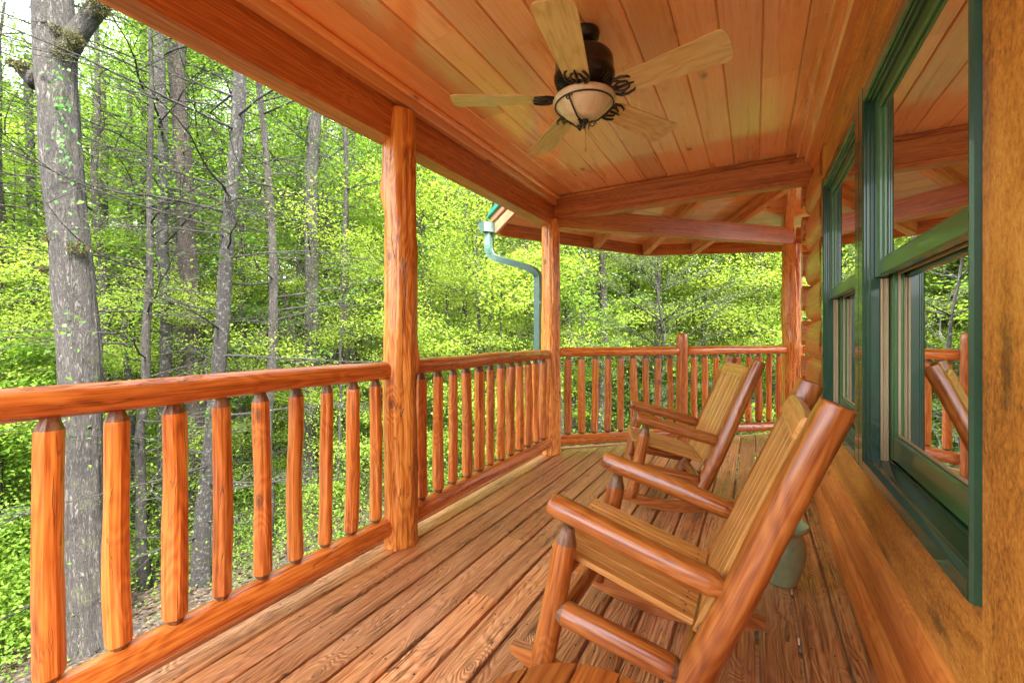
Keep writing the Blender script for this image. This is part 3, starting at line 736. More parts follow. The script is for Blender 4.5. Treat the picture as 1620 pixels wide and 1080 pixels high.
# round slatted side table
tb = tag(empty('side_table', (-.24, .64, 0)), 'round slatted wooden side table cropped by the bottom edge beside the nearest rocking chair', 'table')
r_ = .238; m = MB()
for k in range(-3, 3):
    xa = -.087*.0+k*.087+.003; xb = xa+.087-.006
    n = 6; top = []; 
    pts = []
    for i in range(n+1):
        x = xa+(xb-xa)*i/n
        if abs(x) < r_: pts.append((x, math.sqrt(r_*r_-x*x)))
    if len(pts) < 2: continue
    poly = [(x, y, .428) for x, y in pts]+[(x, -y, .428) for x, y in reversed(pts)]
    m.prism(poly[::-1], (0, 0, .022), gfun=lambda v: (v.x, v.z, v.y))
m.build('table_top', M['chair'], tb)
m = MB(); m.board((-.21, .08, .415), (.21, .08, .415), .05, .024); m.board((-.21, -.08, .415), (.21, -.08, .415), .05, .024); m.build('batten', M['chair'], tb)
for a in range(4):
    q = R(45+90*a); m = MB(); m.log((.19*math.cos(q), .19*math.sin(q), 0), (.13*math.cos(q), .13*math.sin(q), .403), .022, .02, seg=14); m.build('leg', [M['chair'], M['tenon']], tb)

# pot
pt = tag(empty('plant_pot', (.105, 2.36, 0)), 'pale green glazed ceramic pot standing on the floor behind the nearest chair', 'pot')
m = MB(); m.lathe((0, 0, 0), [(0, .001), (.066, .001), (.070, .012), (.082, .05), (.098, .10), (.106, .155), (.101, .20), (.090, .232), (.094, .248), (.112, .262), (.117, .274), (.112, .282), (.102, .276), (.086, .245), (.088, .22)], 48); m.build('pot_body', M['potglaze'], pt)
m = MB(); m.lathe((0, 0, 0), [(.088, .222), (.05, .226), (0, .228)], 24); m.build('soil', M['soil'], pt)

# ------------------------------------------------------------------ ceiling fan
FC = Vector((-.655, 1.80, 0))
fan = tag(empty('ceiling_fan', (FC.x, FC.y, 0)), 'black ceiling fan with five light wood blades and a cream bowl lamp', 'ceiling fan')
m = MB(); m.lathe((0, 0, 0), [(0, 2.484), (.066, 2.484), (.068, 2.474), (.062, 2.452), (.042, 2.436), (.022, 2.428), (.018, 2.42), (.018, 2.40), (.05, 2.392)], 32); m.build('canopy', M['black'], fan)
m = MB(); m.lathe((0, 0, 0), [(0, 2.394), (.07, 2.392), (.108, 2.380), (.124, 2.362), (.128, 2.33), (.126, 2.300), (.134, 2.292), (.134, 2.282), (.126, 2.262), (.098, 2.240), (.062, 2.228), (.05, 2.226), (.05, 2.205), (0, 2.205)], 40)
for i in range(40):
    a = 2*PI*i/40; ca, sa = math.cos(a), math.sin(a)
    m.board((ca*.084, sa*.084, 2.232), (ca*.123, sa*.123, 2.2565), .0045, .006, ch=.001)
m.build('motor_housing', M['black'], fan)
BZ = 2.195
for i in range(5):
    a = R(-8+72*i); ca, sa = math.cos(a), math.sin(a); er = Vector((ca, sa, 0)); et = Vector((-sa, ca, 0)); pit = R(-12)
    ev = et*math.cos(pit)+Vector((0, 0, 1))*math.sin(pit); nn = er.cross(ev)
    ol = []; n = 8
    def hw(t): return .054+.024*t
    L0, L1 = .175, .590
    side = [(L0+(L1-.035-L0)*t, hw(t)) for t in np.linspace(0, 1, 8)]
    tip = [(L1-.035+.035*math.sin(q)**.8 if q > 0 else L1-.035, .078*math.cos(q)**.6 if q < PI/2-.01 else 0) for q in np.linspace(.12, PI/2, 9)]
    half = [(L0-.014, .034)]+side+tip
    poly = [(r, w) for r, w in half]+[(r, -w) for r, w in reversed(half[:-1])]
    m = MB(); b3 = [FC*0+er*r+ev*w+Vector((0, 0, BZ)) for r, w in poly]
    o1 = (lambda er, ev: (lambda v: (v.dot(ev), (v.z), v.dot(er)*1.6)))(er, ev)
    m.prism([p-nn*.003 for p in b3], nn*.006, gfun=o1); bl = m.build('blade', M['blade'], fan)
    m = MB()
    P = lambda r, w, z=0: er*r+ev*w+Vector((0, 0, BZ-.007+z))
    m.tube([P(.05, 0, .03), P(.09, 0, .022), P(.125, 0, .008), P(.16, 0, 0)], [.011, .010, .010, .008], 8)
    for s in (-1, 1):
        m.tube([P(.115, 0, .006), P(.13, s*.026, .003), P(.155, s*.046), P(.185, s*.050), P(.215, s*.040), P(.222, s*.030)], [.006, .006, .0065, .006, .005, .003], 7)
        m.tube([P(.13, 0, .004), P(.152, s*.018), P(.175, s*.026), P(.20, s*.018), P(.206, s*.008)], [.005, .005, .0055, .005, .003], 7)
        m.tube([P(.15, s*.042), P(.17, s*.034), P(.185, s*.022)], .004, 6)
    m.tube([P(.16, 0), P(.19, 0), P(.228, 0)], [.007, .006, .003], 7)
    m.build('blade_bracket', M['black'], bl)
m = MB(); m.lathe((0, 0, 0), [(.05, 2.204), (.128, 2.196), (.138, 2.188), (.139, 2.178), (.130, 2.168), (.117, 2.158), (.104, 2.146), (.084, 2.126), (.058, 2.108), (.030, 2.100), (0, 2.098)], 48); m.build('lamp_bowl', M['bowl'], fan)
m = MB()
m.tube([(math.cos(a)*.128, math.sin(a)*.128, 2.162) for a in np.linspace(0, 2*PI, 41)], .0035, 6, cap=False)
for i in range(3):
    a = R(20+120*i); e1 = Vector((math.cos(a), math.sin(a), 0)); e2 = Vector((-e1.y, e1.x, 0))
    m.tube([e1*.128+Vector((0, 0, 2.162)), e1*.125+Vector((0, 0, 2.150)), e1*.092+Vector((0, 0, 2.120)), e1*.060+Vector((0, 0, 2.096)), e1*.022+Vector((0, 0, 2.086))], .0038, 7)
    def scroll(c_, r, turns, e, z): return [c_+e*(r*(1-t*.6)*math.cos(turns*2*PI*t))+Vector((0, 0, r*(1-t*.6)*math.sin(turns*2*PI*t)+z)) for t in np.linspace(0, 1, 16)]
    m.tube(scroll(e1*.128, .015, 1.0, e2, 2.150), .0028, 6)
    m.tube(scroll(e1*.036, .016, 1.1, e1, 2.080), .0030, 6)
    m.tube(scroll(e1*.020+e2*.016, .012, 1.1, e2, 2.074), .0028, 6)
m.lathe((0, 0, 0), [(0, 2.100), (.020, 2.098), (.022, 2.090), (.012, 2.082), (.008, 2.072), (.004, 2.064), (0, 2.062)], 20)
m.build('lamp_scrollwork', M['black'], fan)
m = MB(); m.tube([(.006, 0, 2.07), (.006, 0, 1.975)], .0011, 5); m.lathe((.006, 0, 0), [(0, 1.978), (.003, 1.974), (.0035, 1.962), (0, 1.956)], 10); m.build('pull_chain', M['hook'], fan)
fan.location = FC

# ------------------------------------------------------------------ terrain
def gz(x, y):
    dd = math.hypot(x, y)
    g = -3.35+.055*max(0, y-2)+.13*max(0, min(x, 12)+8)*min(1, max(0, (y-1)/6))*.9
    g += .20*max(0, dd-24)*(1 if dd < 70 else 1)-(.20*max(0, dd-75))
    g += .18*nz((x*.35, y*.35, 0))+.05*nz((x*1.3, y*1.3, 4))
    return g
gx = np.concatenate([-np.geomspace(90, 16, 22), np.linspace(-15.5, 10, 70), np.geomspace(11, 90, 18)])
gy = np.concatenate([-np.geomspace(90, 9, 18), np.linspace(-8, 24, 80), np.geomspace(25, 110, 22)])
vs = [(x, y, gz(x, y)) for y in gy for x in gx]; nx_ = len(gx)
fs = [(j*nx_+i, j*nx_+i+1, (j+1)*nx_+i+1, (j+1)*nx_+i) for j in range(len(gy)-1) for i in range(nx_-1)]
m = MB(); m.add(vs, fs, vs, 0, 0, True); tag(m.build('ground', M['ground']), 'forest floor covered in brown leaf litter', 'ground', kind='structure')

# ------------------------------------------------------------------ leaves (numpy)
def leaf_mesh(name, P, size, mat, tilt=.5, seed=0, shape=.62, droop=.25):
    """one small folded rhomb per leaf; P (n,3)"""
    rs = np.random.RandomState(seed); n = len(P)
    az = rs.uniform(0, 2*PI, n); el = rs.normal(-droop, .35, n)
    d_ = np.stack([np.cos(az)*np.cos(el), np.sin(az)*np.cos(el), np.sin(el)], 1)
    upv = np.stack([rs.normal(0, tilt, n), rs.normal(0, tilt, n), np.ones(n)], 1)
    s_ = np.cross(d_, upv); s_ /= np.linalg.norm(s_, axis=1)[:, None]+1e-9
    nn_ = np.cross(s_, d_)
    sz = (size*rs.uniform(.6, 1.25, n))[:, None]
    w = sz*shape*.5
    v0 = P; v1 = P+d_*sz*.45+s_*w+nn_*sz*.10; v2 = P+d_*sz-nn_*sz*.12; v3 = P+d_*sz*.45-s_*w+nn_*sz*.10
    V = np.stack([v0, v1, v2, v3], 1).reshape(-1, 3).astype(np.float32)
    me = bpy.data.meshes.new(name); me.vertices.add(4*n); me.loops.add(4*n); me.polygons.add(n)
    me.vertices.foreach_set('co', V.ravel()); me.loops.foreach_set('vertex_index', np.arange(4*n, dtype=np.int32))
    me.polygons.foreach_set('loop_start', np.arange(0, 4*n, 4, dtype=np.int32)); me.polygons.foreach_set('loop_total', np.full(n, 4, dtype=np.int32))
    a = me.attributes.new('rnd', 'FLOAT', 'POINT'); a.data.foreach_set('value', np.repeat(rs.uniform(0, 1, n), 4).astype(np.float32))
    me.materials.append(mat); me.update(calc_edges=True); return me

def polyline(p, dr, L, n, rs, wander=.18, lift=0.):
    pts = [np.array(p, float)]; dr = np.array(dr, float); dr /= np.linalg.norm(dr)
    for i in range(n):
        dr = dr+rs.normal(0, wander, 3)*np.array([1, 1, .7])+np.array([0, 0, lift]); dr /= np.linalg.norm(dr)
        pts.append(pts[-1]+dr*L/n)
    return pts
def grow(seed, Ht, r, lo, spread, nb, nleaf, rise=.35, curve=.25, sub=5, sig=(.34, .10), wood_mi=0, lean=(0, 0), twig=True, prof_=None):
    """trunk + limbs as a builder, and leaf anchor points"""
    rs = np.random.RandomState(seed); mb = MB()
    nt_ = 14; tp = []; x, y = 0., 0.
    for i in range(nt_+1):
        t = i/nt_; x += rs.normal(0, curve*.12)+lean[0]*Ht/nt_; y += rs.normal(0, curve*.12)+lean[1]*Ht/nt_
        if i == 0: x = y = 0.
        tp.append((x, y, Ht*t-.25*(i == 0)))
    rad = [r*(1.35 if i == 0 else 1)*(1-.80*(i/nt_)**1.1) for i in range(nt_+1)]
    mb.tube(tp, rad, 10 if r < .12 else 14, wob=.10, wk=1.5, wz=.8)
    tpn = np.array(tp); P = []
    for b_ in range(nb):
        t = lo+(1-lo)*((b_+rs.uniform(0, 1))/nb); t = min(t, .985)
        i = int(t*nt_); f = t*nt_-i; o = tpn[i]*(1-f)+tpn[min(i+1, nt_)]*f
        az = rs.uniform(0, 2*PI); pf = prof_(t) if prof_ else (math.sin(PI*min(1, .18+(1-t)*.8))**.7)
        L = spread*pf*rs.uniform(.6, 1.15)
        br = polyline(o, (math.cos(az), math.sin(az), rise*rs.uniform(.3, 1.6)), L, 6, rs, .13, .02)
        rb = max(.006, r*.28*(1-t*.6)*L/spread)
        mb.tube(br, [max(.004, rb*(1-.13*k)) for k in range(7)], 5)
        bn = np.array(br)
        for k in range(sub):
            tt = rs.uniform(.25, 1); i2 = min(5, int(tt*6)); o2 = bn[i2]*(1-(tt*6-i2))+bn[i2+1]*(tt*6-i2)
            dr = bn[6]-bn[0]; dr /= np.linalg.norm(dr)+1e-9; s2 = rs.choice([-1, 1])
            dd = dr*.7+np.array([-dr[1], dr[0], 0])*s2*rs.uniform(.4, 1.1)+np.array([0, 0, rs.uniform(-.05, .2)])
            tw = polyline(o2, dd, L*rs.uniform(.25, .55), 4, rs, .16)
            if twig: mb.tube(tw, [max(.003, rb*.4*(1-.18*k2)) for k2 in range(5)], 4, cap=False)
            P.append(np.array(tw))
        P.append(bn[2:])
    # leaves around anchor polylines
    A = np.concatenate(P); idx = rs.randint(0, len(A), nleaf)
    pts = A[idx]+np.stack([rs.normal(0, sig[0], nleaf), rs.normal(0, sig[0], nleaf), rs.normal(0, sig[1], nleaf)], 1)
    return mb, pts

# prototypes of the leafy forest trees
PROT = []
specs = [ # seed, Ht, r, lo, spread, nb, nleaf, leaf size, rise
    (11, 13, .13, .16, 3.0, 30, 20000, .080, .35, 'leaf'), (12, 10, .08, .10, 2.7, 26, 17000, .075, .25, 'leafy'), (13, 16, .17, .22, 3.6, 34, 24000, .085, .4, 'leaf'),
    (14, 7, .05, .08, 2.2, 20, 13000, .070, .2, 'leafy'), (15, 15, .15, .14, 3.3, 34, 24000, .08, .3, 'leafd')]
for s, Ht, r, lo, spd, nb, nl, lsz, rise, lm in specs:
    mb, pts = grow(s, Ht, r, lo, spd, nb, nl, rise)
    tk = mb.build('trunk', M['bark_bg']); me = leaf_mesh('crown', pts, lsz, M[lm], seed=s)
    cw = bpy.data.objects.new('crown', me); COL.objects.link(cw)
    PROT.append((tk, cw))
used = [False]*len(PROT)
def place_tree(k, x, y, s, rz, label, group, name='leafy_tree'):
    root = empty(name, (x, y, gz(x, y)-.05), rz); root.scale = (s, s, s)
    tag(root, label, 'tree', group)
    for q in PROT[k]:
        if used[k]: w = q.copy(); COL.objects.link(w)
        else: w = q
        w.parent = root
    used[k] = True
    return root
KL = ['slender forest tree with a tall light green crown', 'bushy yellow green spring tree', 'tall dark trunked forest tree with spreading limbs', 'small yellow green sapling', 'tall forest tree with deeper green foliage']
rs = random.Random(5)
spots = []
def ok(x, y, dmin):
    if x > -4.6 and y < 9.0 and x > -99:
        if x > -4.6 and y < 8.6: return False
    return all((x-a)**2+(y-b_)**2 > dmin**2 for a, b_ in spots)
def ring(n, d0, d1, a0, a1, kinds, dmin, s0, s1, dist_label):
    c_ = 0; tries = 0
    while c_ < n and tries < 6000:
        tries += 1
        dd = math.sqrt(rs.uniform(d0*d0, d1*d1)); az = R(rs.uniform(a0, a1)); x, y = dd*math.sin(az), dd*math.cos(az)
        if not ok(x, y, dmin): continue
        v_ = Vector((x, y, 0)); z_ = v_.dot(FW); p_ = 810+675*v_.dot(RT)/max(z_, .1)
        if z_ > 0 and ((900 < p_ < 1230 and z_ < 12.5) or (-40 < p_ < 230 and z_ < 9.5)): continue
        spots.append((x, y)); k = rs.choice(kinds); c_ += 1
        place_tree(k, x, y, rs.uniform(s0, s1), rs.uniform(0, 6.28), KL[k]+dist_label, KL[k].split(' with')[0]+'s'+dist_label)
ring(12, 15, 19, -95, 14, [3, 1, 3, 0, 4], 2.0, .7, 1.05, ' in the nearer woods beyond the railing')
ring(40, 15, 26, -95, 16, [0, 1, 2, 3, 4, 2], 2.4, .9, 1.3, ' in the middle of the woods')
ring(46, 26, 46, -98, 20, [0, 2, 4, 1, 2], 3.0, 1.1, 1.5, ' far back in the woods')

# slim mostly bare trees, copies of two kinds
BARE = []
for s, Ht, r, lo, spd, nb, nl in ((51, 13, .085, .18, 2.6, 44, 1500), (52, 12, .065, .15, 2.2, 36, 2600), (53, 14, .12, .25, 2.8, 34, 3000)):
    mb, pts = grow(s, Ht, r, lo, spd, nb, nl, .18, curve=.35, sub=6, sig=(.2, .06))
    tk = mb.build('trunk', M['bark_bg']); cw = bpy.data.objects.new('crown', leaf_mesh('crown', pts, .08, M['leafd'], seed=s)); COL.objects.link(cw); BARE.append((tk, cw))
PROT_N = len(PROT); PROT += BARE; used += [False]*3
ring(14, 9.8, 15, -95, 14, [3], 1.6, .6, .95, ' near the foot of the nearer trees')
ring(8, 13, 17, -9, 7, [3, 1], 1.4, .8, 1.1, ' in the far opening beside the house')
KL += ['slim lichened tree with many bare level branches', 'very thin crooked tree with bare twigs', 'straight dark trunked tree with sparse leaves']
ring(30, 9.6, 17, -92, 12, [PROT_N, PROT_N+1, PROT_N+2], 1.5, .8, 1.15, ' among the nearer trees')
ring(26, 14, 28, -92, 14, [PROT_N, PROT_N+1, PROT_N+2, PROT_N+2], 1.5, .9, 1.3, ' deeper in the woods')

# individually placed foreground trees
def special(name, label, px_top, px_bot, y_top, y_bot, z, diam, bark, limbs, taper=.75, Htop=9., cat='tree', extra=None, seed=0, needles=0, nl=0, dz=0):
    """a trunk whose axis passes through two measured points"""
    rs_ = np.random.RandomState(seed)
    def w(px, y): q = at(px, z); return Vector((q.x, q.y, H+(530-y)/675*z))
    A, B = w(px_bot, y_bot), w(px_top, y_top); dr = (B-A)/(B.z-A.z)
    g0 = gz(A.x, A.y)-.2; base = A+dr*(g0-A.z); top = A+dr*(Htop-A.z)
    root = empty(name, (base.x, base.y, g0)); tag(root, label, cat)
    mb = MB(); big = diam > .35; n = 150 if big else 60; pts = []; rad = []
    for i in range(n+1):
        t = i/n; p = base.lerp(top, t)-Vector((base.x, base.y, g0))
        p += Vector((nz((t*4, seed, 1)), nz((t*4, seed, 7)), 0))*.10
        pts.append(p); rad.append(diam/2*(1+.35*math.exp(-t*14))*(1-(1-taper)*t))
    mb.tube(pts, rad, 72 if big else 24, wob=.13, wk=1.6, wz=.9, relief=(lambda a, L: .075*(.45-abs(nz((math.cos(a)*5.5+seed, math.sin(a)*5.5, L*1.3+.4*nz((L*2, a, seed)))))*2.2)) if big else None)
    if extra: extra(mb, pts, rad, root)
    mb.build('trunk', M[bark], root)
    if limbs:
        lb = MB(); A_ = []
        n_l, Lm, z_lo, z_hi, rise, sub = limbs
        for k in range(n_l):
            h = z_lo+(z_hi-z_lo)*(k+rs_.uniform(0, 1))/n_l; t = (h-g0)/(Htop-g0); o = np.array(base.lerp(top, t)-Vector((base.x, base.y, g0)))
            az = rs_.uniform(0, 2*PI); L = Lm*rs_.uniform(.45, 1.15)
            br = polyline(o, (math.cos(az), math.sin(az), rise*rs_.uniform(-.2, 1.3)), L, 9, rs_, .10, -.01)
            rb = .019*L/Lm+.005
            lb.tube(br, [max(.003, rb*(1-.09*q)) for q in range(10)], 6)
            bn = np.array(br)
            for s in range(sub):
                tt = rs_.uniform(.15, 1); i2 = min(8, int(tt*9)); o2 = bn[i2]*(1-(tt*9-i2))+bn[i2+1]*(tt*9-i2)
                dd_ = bn[9]-bn[0]; dd_ /= np.linalg.norm(dd_); sd = rs_.choice([-1, 1])
                tw = polyline(o2, dd_*.8+np.array([-dd_[1], dd_[0], 0])*sd*rs_.uniform(.3, 1.), L*rs_.uniform(.15, .42), 5, rs_, .14)
                lb.tube(tw, [max(.002, rb*.38*(1-.15*q)) for q in range(6)], 4, cap=False); A_.append(np.array(tw))
        lb.build('limbs', M['bark_limb'], root)
        if needles:
            A_ = np.concatenate(A_); idx = rs_.randint(0, len(A_), needles)
            P = A_[idx]+rs_.normal(0, .10, (needles, 3))*np.array([1, 1, .3])
            me = leaf_mesh('needles', P, .030, M['needle'], seed=seed, shape=.30); o_ = bpy.data.objects.new('needles', me); COL.objects.link(o_); o_.parent = root
    return root
def oak_extra(mb, pts, rad, root):
    # fat forking limb on the right and a mossy broken stub on the left
    def P(px, y, dz_=0): q = at(px, 6.2+dz_); return Vector((q.x, q.y, H+(530-y)/675*(6.2+dz_)))-root.location
    mb.tube([P(92, 90), P(112, 66), P(132, 42), P(150, 18), P(164, -6), P(175, -60)], [.17, .13, .115, .12, .14, .13], 18, wob=.16, wk=1.4, wz=2)
    mb.tube([P(62, 130), P(45, 118), P(28, 104), P(14, 98)], [.14, .10, .07, .045], 14, wob=.25, wk=1.5, wz=3)
    MP = []; rs2 = np.random.RandomState(8)
    for (px, y, r) in ((34, 106, .085), (22, 100, .06), (100, 82, .12), (92, 50, .09), (148, 14, .16), (118, 62, .10), (160, 8, .14), (84, 378, .10), (122, 392, .10), (70, 425, .07)):
        c_ = np.array(P(px, y, -.12 if r < .15 else -.05)); n_ = int(9000*r)
        dv = rs2.normal(0, 1, (n_, 3)); dv /= np.linalg.norm(dv, axis=1)[:, None]
        k_ = np.array([1+.8*nz((v[0]*2+px, v[1]*2, v[2]*2)) for v in dv])[:, None]
        MP.append(c_+dv*r*k_*rs2.uniform(.75, 1.05, (n_, 1))*np.array([1, 1, .8]))
    me = leaf_mesh('moss', np.concatenate(MP), .022, M['mossl'], seed=2, tilt=1., droop=.5); o_ = bpy.data.objects.new('moss', me); COL.objects.link(o_); o_.parent = root
special('oak_tree', 'thickest grey trunk at the far left, forked at the top with mossy stubs', 82, 152, 0, 1020, 6.2, .47, 'bark_oak', (6, 2.2, 5., 8.6, .3, 5), taper=.90, seed=1, extra=oak_extra)
special('hemlock_tree', 'slim straight lichened trunk, second from the left, with long bare branches', 256, 262, 90, 900, 9.2, .235, 'bark_hem', (34, 4.0, -2.6, 7.5, .12, 9), seed=2, needles=9000)
special('pine_tree', 'reddish brown scaly pine trunk between two thin lichened trunks', 280, 322, 90, 860, 9.9, .40, 'bark_pine', (6, 2.0, 4, 9, .1, 5), seed=3)
special('hemlock_tree', 'lichen spotted trunk leaning right, with many level bare branches', 380, 328, 110, 800, 7.6, .245, 'bark_hem', (38, 3.4, -2.6, 5.6, .15, 9), seed=24, needles=9000)
special('maple_tree', 'grey trunk seen just left of the knotty porch post', 496, 488, 180, 850, 11.2, .37, 'bark_oak', (14, 3.2, .5, 9, .5, 7), seed=5)
special('forest_tree', 'thin dark trunk leaning left beside the grey trunk', 420, 478, 330, 600, 12.5, .16, 'bark_bg', (8, 2., 1, 6, .5, 5), seed=6, Htop=5.5)
special('forest_tree', 'thin crooked trunk just left of the porch post', 518, 545, 360, 620, 16, .24, 'bark_bg', (9, 2.4, 1, 8, .5, 6), seed=7)
special('forest_tree', 'dark trunk seen between the knotty post and the downspout', 672, 684, 430, 600, 15, .30, 'bark_bg', (8, 2.6, 2, 9, .5, 6), seed=8)
special('forest_tree', 'dark trunk just left of the vertical downspout', 832, 838, 395, 600, 16, .30, 'bark_bg', (10, 2.8, 1, 9, .5, 6), seed=9)
special('forest_tree', 'thin pale trunk left of the downspout', 805, 812, 395, 600, 19, .2, 'bark_oak', (9, 2.4, 1, 9, .5, 6), seed=10)
special('poplar_tree', 'pale grey trunk standing right in the far opening near the house', 1198, 1192, 400, 660, 13, .36, 'bark_pale', (8, 2.4, 4, 9, .4, 5), seed=11)
special('forest_tree', 'thin trunk left of the pale grey trunk in the far opening', 1164, 1172, 400, 600, 16, .19, 'bark_oak', (9, 2.2, 1, 8, .4, 6), seed=12)
special('forest_tree', 'dark trunk behind the short newel post in the far opening', 1003, 1020, 430, 600, 17, .36, 'bark_bg', (9, 2.6, 1, 9, .4, 6), seed=13)
special('forest_tree', 'dark trunk just right of the corner post with the downspout', 899, 903, 395, 620, 13, .26, 'bark_bg', (9, 2.6, 0, 8, .4, 6), seed=14)
special('forest_tree', 'crooked trunk left of the small hemlock in the far opening', 922, 934, 395, 620, 15, .22, 'bark_bg', (9, 2.2, 0, 8, .4, 6), seed=15)
special('forest_tree', 'pale thin trunk between the oak and the slim lichened trunk', 206, 212, 200, 640, 14, .2, 'bark_hem', (10, 2.6, 0, 9, .3, 7), seed=16)
special('forest_tree', 'dark trunk half hidden behind the big oak on its right', 160, 168, 180, 620, 13, .34, 'bark_bg', (10, 2.6, 0, 9, .3, 7), seed=17)
special('forest_tree', 'greyish trunk at the left photo edge beyond the oak', 50, 58, 300, 640, 12, .24, 'bark_hem', (10, 2.8, 0, 8, .3, 7), seed=18)
special('forest_tree', 'short grey trunk behind the balusters below the leaning hemlock', 333, 326, 700, 960, 8.4, .19, 'bark_pale', None, seed=19, Htop=-.2)
special('forest_tree', 'slanting grey trunk behind the third baluster', 205, 222, 640, 950, 9.6, .15, 'bark_hem', (5, 1.2, -2, 1, .3, 4), seed=20, Htop=1.5)
special('forest_tree', 'slim trunk through the near leaves at the far left edge', -12, 10, 500, 760, 9, .22, 'bark_bg', (8, 2.4, -1, 7, .3, 6), seed=21)
# young hemlock in the far opening
def young_hemlock():
    q = at(1043, 7.4); g0 = gz(q.x, q.y)-.1; root = tag(empty('young_hemlock', (q.x, q.y, g0)), 'wispy grey green young hemlock beyond the far railing with upswept twigs', 'tree')
    mb = MB(); rs_ = np.random.RandomState(77); Ht = 3.3-g0
    tp = [(.06*math.sin(i*1.1), .05*math.cos(i*.9), Ht*i/12) for i in range(13)]
    mb.tube(tp, [.045*(1-.07*i) for i in range(13)], 8); A_ = []
    for k in range(30):
        t = .25+.72*(k+rs_.uniform(0, 1))/30; o = np.array(tp[int(t*12)]); az = rs_.uniform(0, 2*PI); L = (2.7*(1-t)**.55+.3)*rs_.uniform(.7, 1.1)
        br = polyline(o, (math.cos(az), math.sin(az), .42), L, 8, rs_, .11, .015); rb = .012*L/2.5+.003
        mb.tube(br, [max(.0025, rb*(1-.1*q_)) for q_ in range(9)], 5); bn = np.array(br)
        for s in range(11):
            tt = rs_.uniform(.15, .98); i2 = int(tt*8); o2 = bn[i2]*(1-(tt*8-i2))+bn[i2+1]*(tt*8-i2)
            dd_ = bn[8]-bn[0]; dd_ /= np.linalg.norm(dd_)
            tw = polyline(o2, dd_+np.array([-dd_[1], dd_[0], 0])*rs_.choice([-1, 1])*rs_.uniform(.4, .9), L*rs_.uniform(.18, .4), 5, rs_, .1)
            mb.tube(tw, [max(.0018, rb*.4*(1-.15*q_)) for q_ in range(6)], 4, cap=False); A_.append(np.array(tw))
    mb.build('trunk', M['bark_hem'], root)
    A2 = np.concatenate(A_); n = 30000; i0 = rs_.randint(0, len(A2)-1, n); f = rs_.uniform(0, 1, (n, 1)); same = np.linalg.norm(A2[i0+1]-A2[i0], axis=1) < .4
    P = np.where(same[:, None], A2[i0]*(1-f)+A2[i0+1]*f, A2[i0])+rs_.normal(0, .035, (n, 3))*np.array([1, 1, .4])
    me = leaf_mesh('needles', P, .032, M['needle'], seed=5, shape=.32); o_ = bpy.data.objects.new('needles', me); COL.objects.link(o_); o_.parent = root
young_hemlock()
# near leafy branches: maples close to the porch
def near_tree(px, z, Ht, r, lo, spd, nb, nl, lsz, seed, label, mat='leaf', rise=.3, top=None):
    q = at(px, z); root = tag(empty('young_maple', (q.x, q.y, gz(q.x, q.y)-.05)), label, 'tree')
    mb, pts = grow(seed, Ht, r, lo, spd, nb, nl, rise, sig=(.22, .06), sub=7)
    mb.build('trunk', M['bark_bg'], root); me = leaf_mesh('crown', pts, lsz, M[mat], seed=seed, tilt=.4); o_ = bpy.data.objects.new('crown', me); COL.objects.link(o_); o_.parent = root
near_tree(-230, 8.6, 9.5, .06, .10, 2.6, 34, 15000, .085, 31, 'young maple filling the far left edge with bright layered leaves')
near_tree(-20, 7.2, 4.3, .04, .06, 1.4, 34, 17000, .085, 32, 'low young maple showing between the first two balusters')
near_tree(760, 10.5, 9.5, .07, .18, 2.6, 34, 14000, .09, 33, 'bright young maple behind the gutter and downspout', 'leafy')
near_tree(640, 13.5, 9, .07, .2, 2.4, 30, 11000, .09, 34, 'bright young maple partly hidden behind the knotty post')
near_tree(925, 11.5, 7.5, .05, .3, 1.5, 22, 6000, .09, 35, 'young maple just right of the corner post in the far opening')
near_tree(1225, 12, 8.5, .06, .2, 2.3, 28, 9500, .09, 36, 'young maple beside the far house corner post', 'leaf')
near_tree(420, 15, 8, .06, .1, 2.6, 30, 12000, .09, 37, 'young maple behind the leaning hemlock', 'leafy')
near_tree(215, 14.5, 7, .06, .1, 2.4, 28, 11000, .09, 38, 'young maple behind the slim lichened trunk', 'leaf')
# climbing vine leaves on the oak
rs_ = np.random.RandomState(3); P = []
for i in range(120):
    y = rs_.choice([rs_.uniform(95, 255), rs_.uniform(220, 400), rs_.uniform(440, 560)], p=[.68, .17, .15]); cx = 82+70*(y/1020)
    px = cx+rs_.normal(2, 9); q = at(px, 6.2-.225-rs_.uniform(0, .05)); P.append((q.x, q.y, H+(530-y)/675*5.9))
me = leaf_mesh('climbing_vine', np.array(P), .060, M['vine'], seed=4, tilt=1.2, shape=.8, droop=.8); o_ = bpy.data.objects.new('climbing_vine', me); COL.objects.link(o_)
tag(o_, 'green vine leaves climbing the big grey oak trunk', 'vine')
# undergrowth
rs_ = np.random.RandomState(9); P = []
for i in range(2400):
    dd = math.sqrt(rs_.uniform(8.5**2, 30**2)); az = R(rs_.uniform(-95, 16)); x, y = dd*math.sin(az), dd*math.cos(az)
    if x > -4.5 and y < 8: continue
    g0 = gz(x, y); hh = rs_.uniform(.15, 2.6)
    n = rs_.randint(60, 200); P.append(np.stack([rs_.normal(x, .35, n), rs_.normal(y, .35, n), g0+np.abs(rs_.normal(hh*.6, hh*.35, n))], 1))
for i in range(210):
    q = at(rs_.uniform(-90, 75), rs_.uniform(5.6, 8.0)) if i < 110 else at(rs_.uniform(60, 560), rs_.uniform(7.5, 12)); g0 = gz(q.x, q.y); hh = rs_.uniform(.3, 1.9) if i < 110 else rs_.uniform(.1, .9); n = 130
    P.append(np.stack([rs_.normal(q.x, .3, n), rs_.normal(q.y, .3, n), g0+np.abs(rs_.normal(hh*.6, hh*.35, n))], 1))
me = leaf_mesh('undergrowth', np.concatenate(P), .06, M['leaf'], seed=8); o_ = bpy.data.objects.new('undergrowth', me); COL.objects.link(o_)
